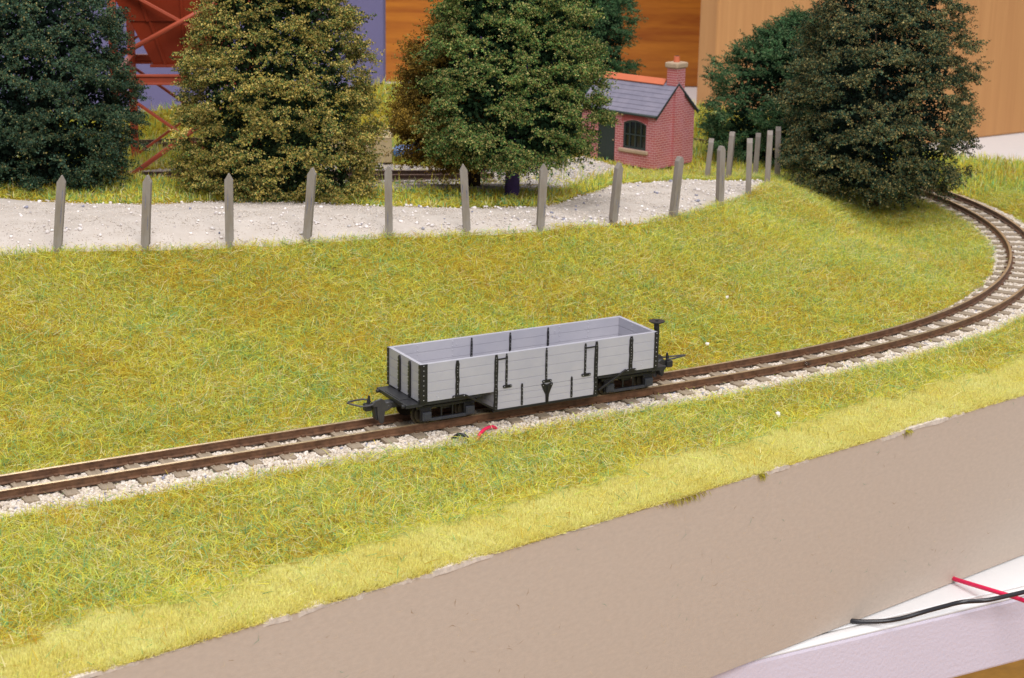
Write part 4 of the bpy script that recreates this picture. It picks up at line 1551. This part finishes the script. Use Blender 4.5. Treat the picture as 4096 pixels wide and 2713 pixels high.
def girder(p0, p1, h=3.9, w=2.4):
    mb = MB()
    p0, p1 = Vector(p0), Vector(p1)
    for dz in (-h / 2 + .4, h / 2 - .4):
        mb.beam(p0 + Vector((0, 0, dz)), p1 + Vector((0, 0, dz)), w, .8)
    mb.beam(p0, p1, .6, h - .9)
    mb.build('cross_beam', M['red'], tw, .1)


ZBm = 42.2
girder((-HX - 1, -1.3, ZBm), (HX + 1, -1.3, ZBm))
girder((-HX - 1, YB + 1.3, ZBm), (HX + 1, YB + 1.3, ZBm))
girder((-HX, 2, ZBm), (-HX, YB - 2, ZBm))
girder((HX, 2, ZBm), (HX, YB - 2, ZBm))


def xbrace(y, za, zb, tubes):
    for k, (xa, xb) in enumerate(((-HX, HX), (HX, -HX))):
        dy = -.8 if k == 0 else .6
        a, b = (xa, y + dy, za), (xb, y + dy, zb)
        mb = MB()
        if k == 0 and tubes:
            mb.tube([a, b], .95, 10)
        else:
            mb.beam(a, b, 1.0, 2.0, (0, 1, 0))
        mb.build('brace', M['red'], tw, .08 if not (k == 0 and tubes) else 0, k == 0 and tubes)


xbrace(-1.2, 1.6, 39, True)
xbrace(YB + 1.2, 1.6, 39, False)
xbrace(-1.2, 50, 78.5, True)
xbrace(YB + 1.2, 50, 78.5, False)
yc = 31.5
lev = [(45.0, 13.6, 18), (46.0, 13.6, 18), (46.0, 12.4, 16.8), (63.5, 20.2, 23.5), (63.5, 21.3, 24.5), (72, 24.8, 28.0), (120, 24.8, 28.0)]
mb = MB()
v, f = [], []
for z, hx, hy in lev:
    v += [(-hx, yc - hy, z), (hx, yc - hy, z), (hx, yc + hy, z), (-hx, yc + hy, z)]
for i in range(len(lev) - 1):
    for k in range(4):
        a, b = i * 4 + k, i * 4 + (k + 1) % 4
        f.append((a, b, b + 4, a + 4))
f += [(3, 2, 1, 0), (len(lev) * 4 - 4, len(lev) * 4 - 3, len(lev) * 4 - 2, len(lev) * 4 - 1)]
mb.add(v, f)
for fx in (-.62, 0.0, .62):
    for (z0, hx0, hy0), (z1, hx1, hy1) in ((lev[2], lev[3]), (lev[4], lev[5]), (lev[5], lev[6])):
        mb.beam((fx * hx0, yc - hy0 - .4, z0), (fx * hx1, yc - hy1 - .4, z1), 1.0, .9, (0, 1, 0))
mb.build('hopper_bin', M['redshade'], tw, .15)


# ------------------------------------------------------------------ yard clutter
bx = thing('box', 'cream box standing in the yard between the golden and ochre trees', 'box', (-51.8, 750, 10.4), math.radians(7))
MB().box(-26, 0, 0, 11, 0, 10.6).build('body', M['cream'], bx, .5)
MB().prism([(-.4, 10.6), (11.4, 10.6), (10.2, 12.3), (1, 12.3)], -26.3, .3, 'x').build('lid', M['cream'], bx, .4)
car = thing('car', 'small blue car half hidden by the ochre tree beside the cream box', 'car', (-38, 762, 10.3), math.radians(184))
mb = MB().prism([(-14, 1.6), (14, 1.6), (14.4, 3.6), (13.4, 5.0), (6.6, 5.6), (-10.5, 5.6), (-13.8, 5.0), (-14.4, 3.2)], -5.2, 5.2, 'y')
mb.build('body', M['blue'], car, .8, seg=3)
mb = MB().prism([(-8.6, 5.5), (6.0, 5.5), (3.0, 9.0), (-5.6, 9.2)], -4.5, 4.5, 'y')
mb.build('cabin', M['blue'], car, .7, seg=3)
mb = MB().prism([(-7.2, 5.9), (4.6, 5.9), (2.5, 8.3), (-5.0, 8.4)], -4.58, 4.58, 'y')
mb.build('side_window', M['glassd'], car, .1)
for xx in (-8.5, 8.8):
    for yy in (-4.9, 4.9):
        MB().cyl((xx, yy - .6, 1.7), (xx, yy + .6, 1.7), 1.75, 18).build('wheel', M['tyre'], car, .2)
for yy in (-3.6, 3.6):
    MB().dome((14.1, yy, 3.7), (1, 0, 0), .75, .4, 0, 10).build('headlight', M['whitechip'], car, 0, True)


# ------------------------------------------------------------------ wires and small finds
def bez(pts, n=8):
    out = []
    P = [Vector(p) for p in pts]
    P = [P[0]] + P + [P[-1]]
    for i in range(1, len(P) - 2):
        for k in range(n):
            t = k / n
            a, b, c, d = P[i - 1], P[i], P[i + 1], P[i + 2]
            out.append(.5 * ((2 * b) + (c - a) * t + (2 * a - 5 * b + 4 * c - d) * t * t + (3 * b - a - 3 * c + d) * t ** 3))
    out.append(P[-2])
    return out


o = MB().tube(bez([(121.5, 466, -52.4), (123.2, 462.8, -52.0), (124.1, 460.1, -51.5), (129.7, 450.8, -50.0), (137.3, 442.4, -49.5), (146, 434, -50.5), (160, 424, -56)]), .62, 12).build('wire', M['redwire'], None, 0, True)
tag(o, 'straight red wire leaving under the board across the white table', 'wire')
o = MB().tube(bez([(86.5, 437, -52.6), (89.9, 434.7, -52.6), (93.0, 433.8, -52.5), (98.8, 433.4, -52.0), (104.2, 434.7, -51.5), (109.7, 436.4, -50.5), (115.5, 439.0, -50.0), (120.6, 440.8, -49.5), (126.8, 439.8, -48.4), (133.9, 441.8, -47.6), (141.2, 444.2, -47.0), (152, 447, -47)]), .62, 12).build('wire', M['blackwire'], None, 0, True)
tag(o, 'wavy black wire leaving under the board and crossing over the red one', 'wire')
o = MB().tube(bez([(-14.6, 430.3, -2.9), (-13.2, 429.8, -1.6), (-11.6, 429.2, -1.5), (-10.0, 428.7, -2.9)]), .45, 10).build('wire', M['blackwire'], None, 0, True)
tag(o, 'short looped black wire poking from the ballast below the wagon', 'wire')
o = MB().tube(bez([(-8.3, 430.0, -3.0), (-7.7, 431.4, -1.9), (-6.4, 433.9, -1.3), (-4.6, 437.0, -1.7), (-3.6, 438.5, -2.8)]), .45, 10).build('wire', M['redwire'], None, 0, True)
tag(o, 'short curved red wire poking from the ballast below the wagon', 'wire')

FINDS = [(-67.8, 573.6, 0, .55, 'white chip on the grass bank above the left end of the wagon'), (70.4, 451.0, 0, .85, 'bright white chip in the foreground grass right of the wagon'),
         (57.6, 510.9, 0, .75, 'white stone in the grass close behind the right coupler'), (67.2, 547.2, 0, .7, 'pale stone on the bank high above the right coupler')]
for x, y, _, r, lab in FINDS:
    zt = float(terrain(np.array([x]), np.array([y]))[0])
    mb = MB()
    rr = random.Random(int(x * 10))
    vv = [tuple(c * r * rr.uniform(.7, 1.25) for c in p) for p in IV]
    mb.add(vv, [tuple(int(q) for q in f_) for f_ in IF])
    o = mb.build('pebble', M['whitechip'], None, .08)
    o.location = (x * S, y * S, (zt + 1.6) * S)
    tag(o, lab, 'stone')
for x, y, lab in ((78.3, 506.9, 'clear glue blob on the far rail right of the wagon'), (84.8, 497.1, 'clear glue blob on the near rail right of the wagon')):
    mb = MB()
    vv = [(p[0] * 1.5, p[1] * 1.1, p[2] * 1.0) for p in IV]
    mb.add(vv, [tuple(int(q) for q in f_) for f_ in IF])
    o = mb.build('glue_blob', M['glue'], None, 0, True)
    sb = o.modifiers.new('sub', 'SUBSURF')
    sb.levels = 2
    sb.render_levels = 2
    o.location = (x * S, y * S, -1.1 * S)
    tag(o, lab, 'glue blob')
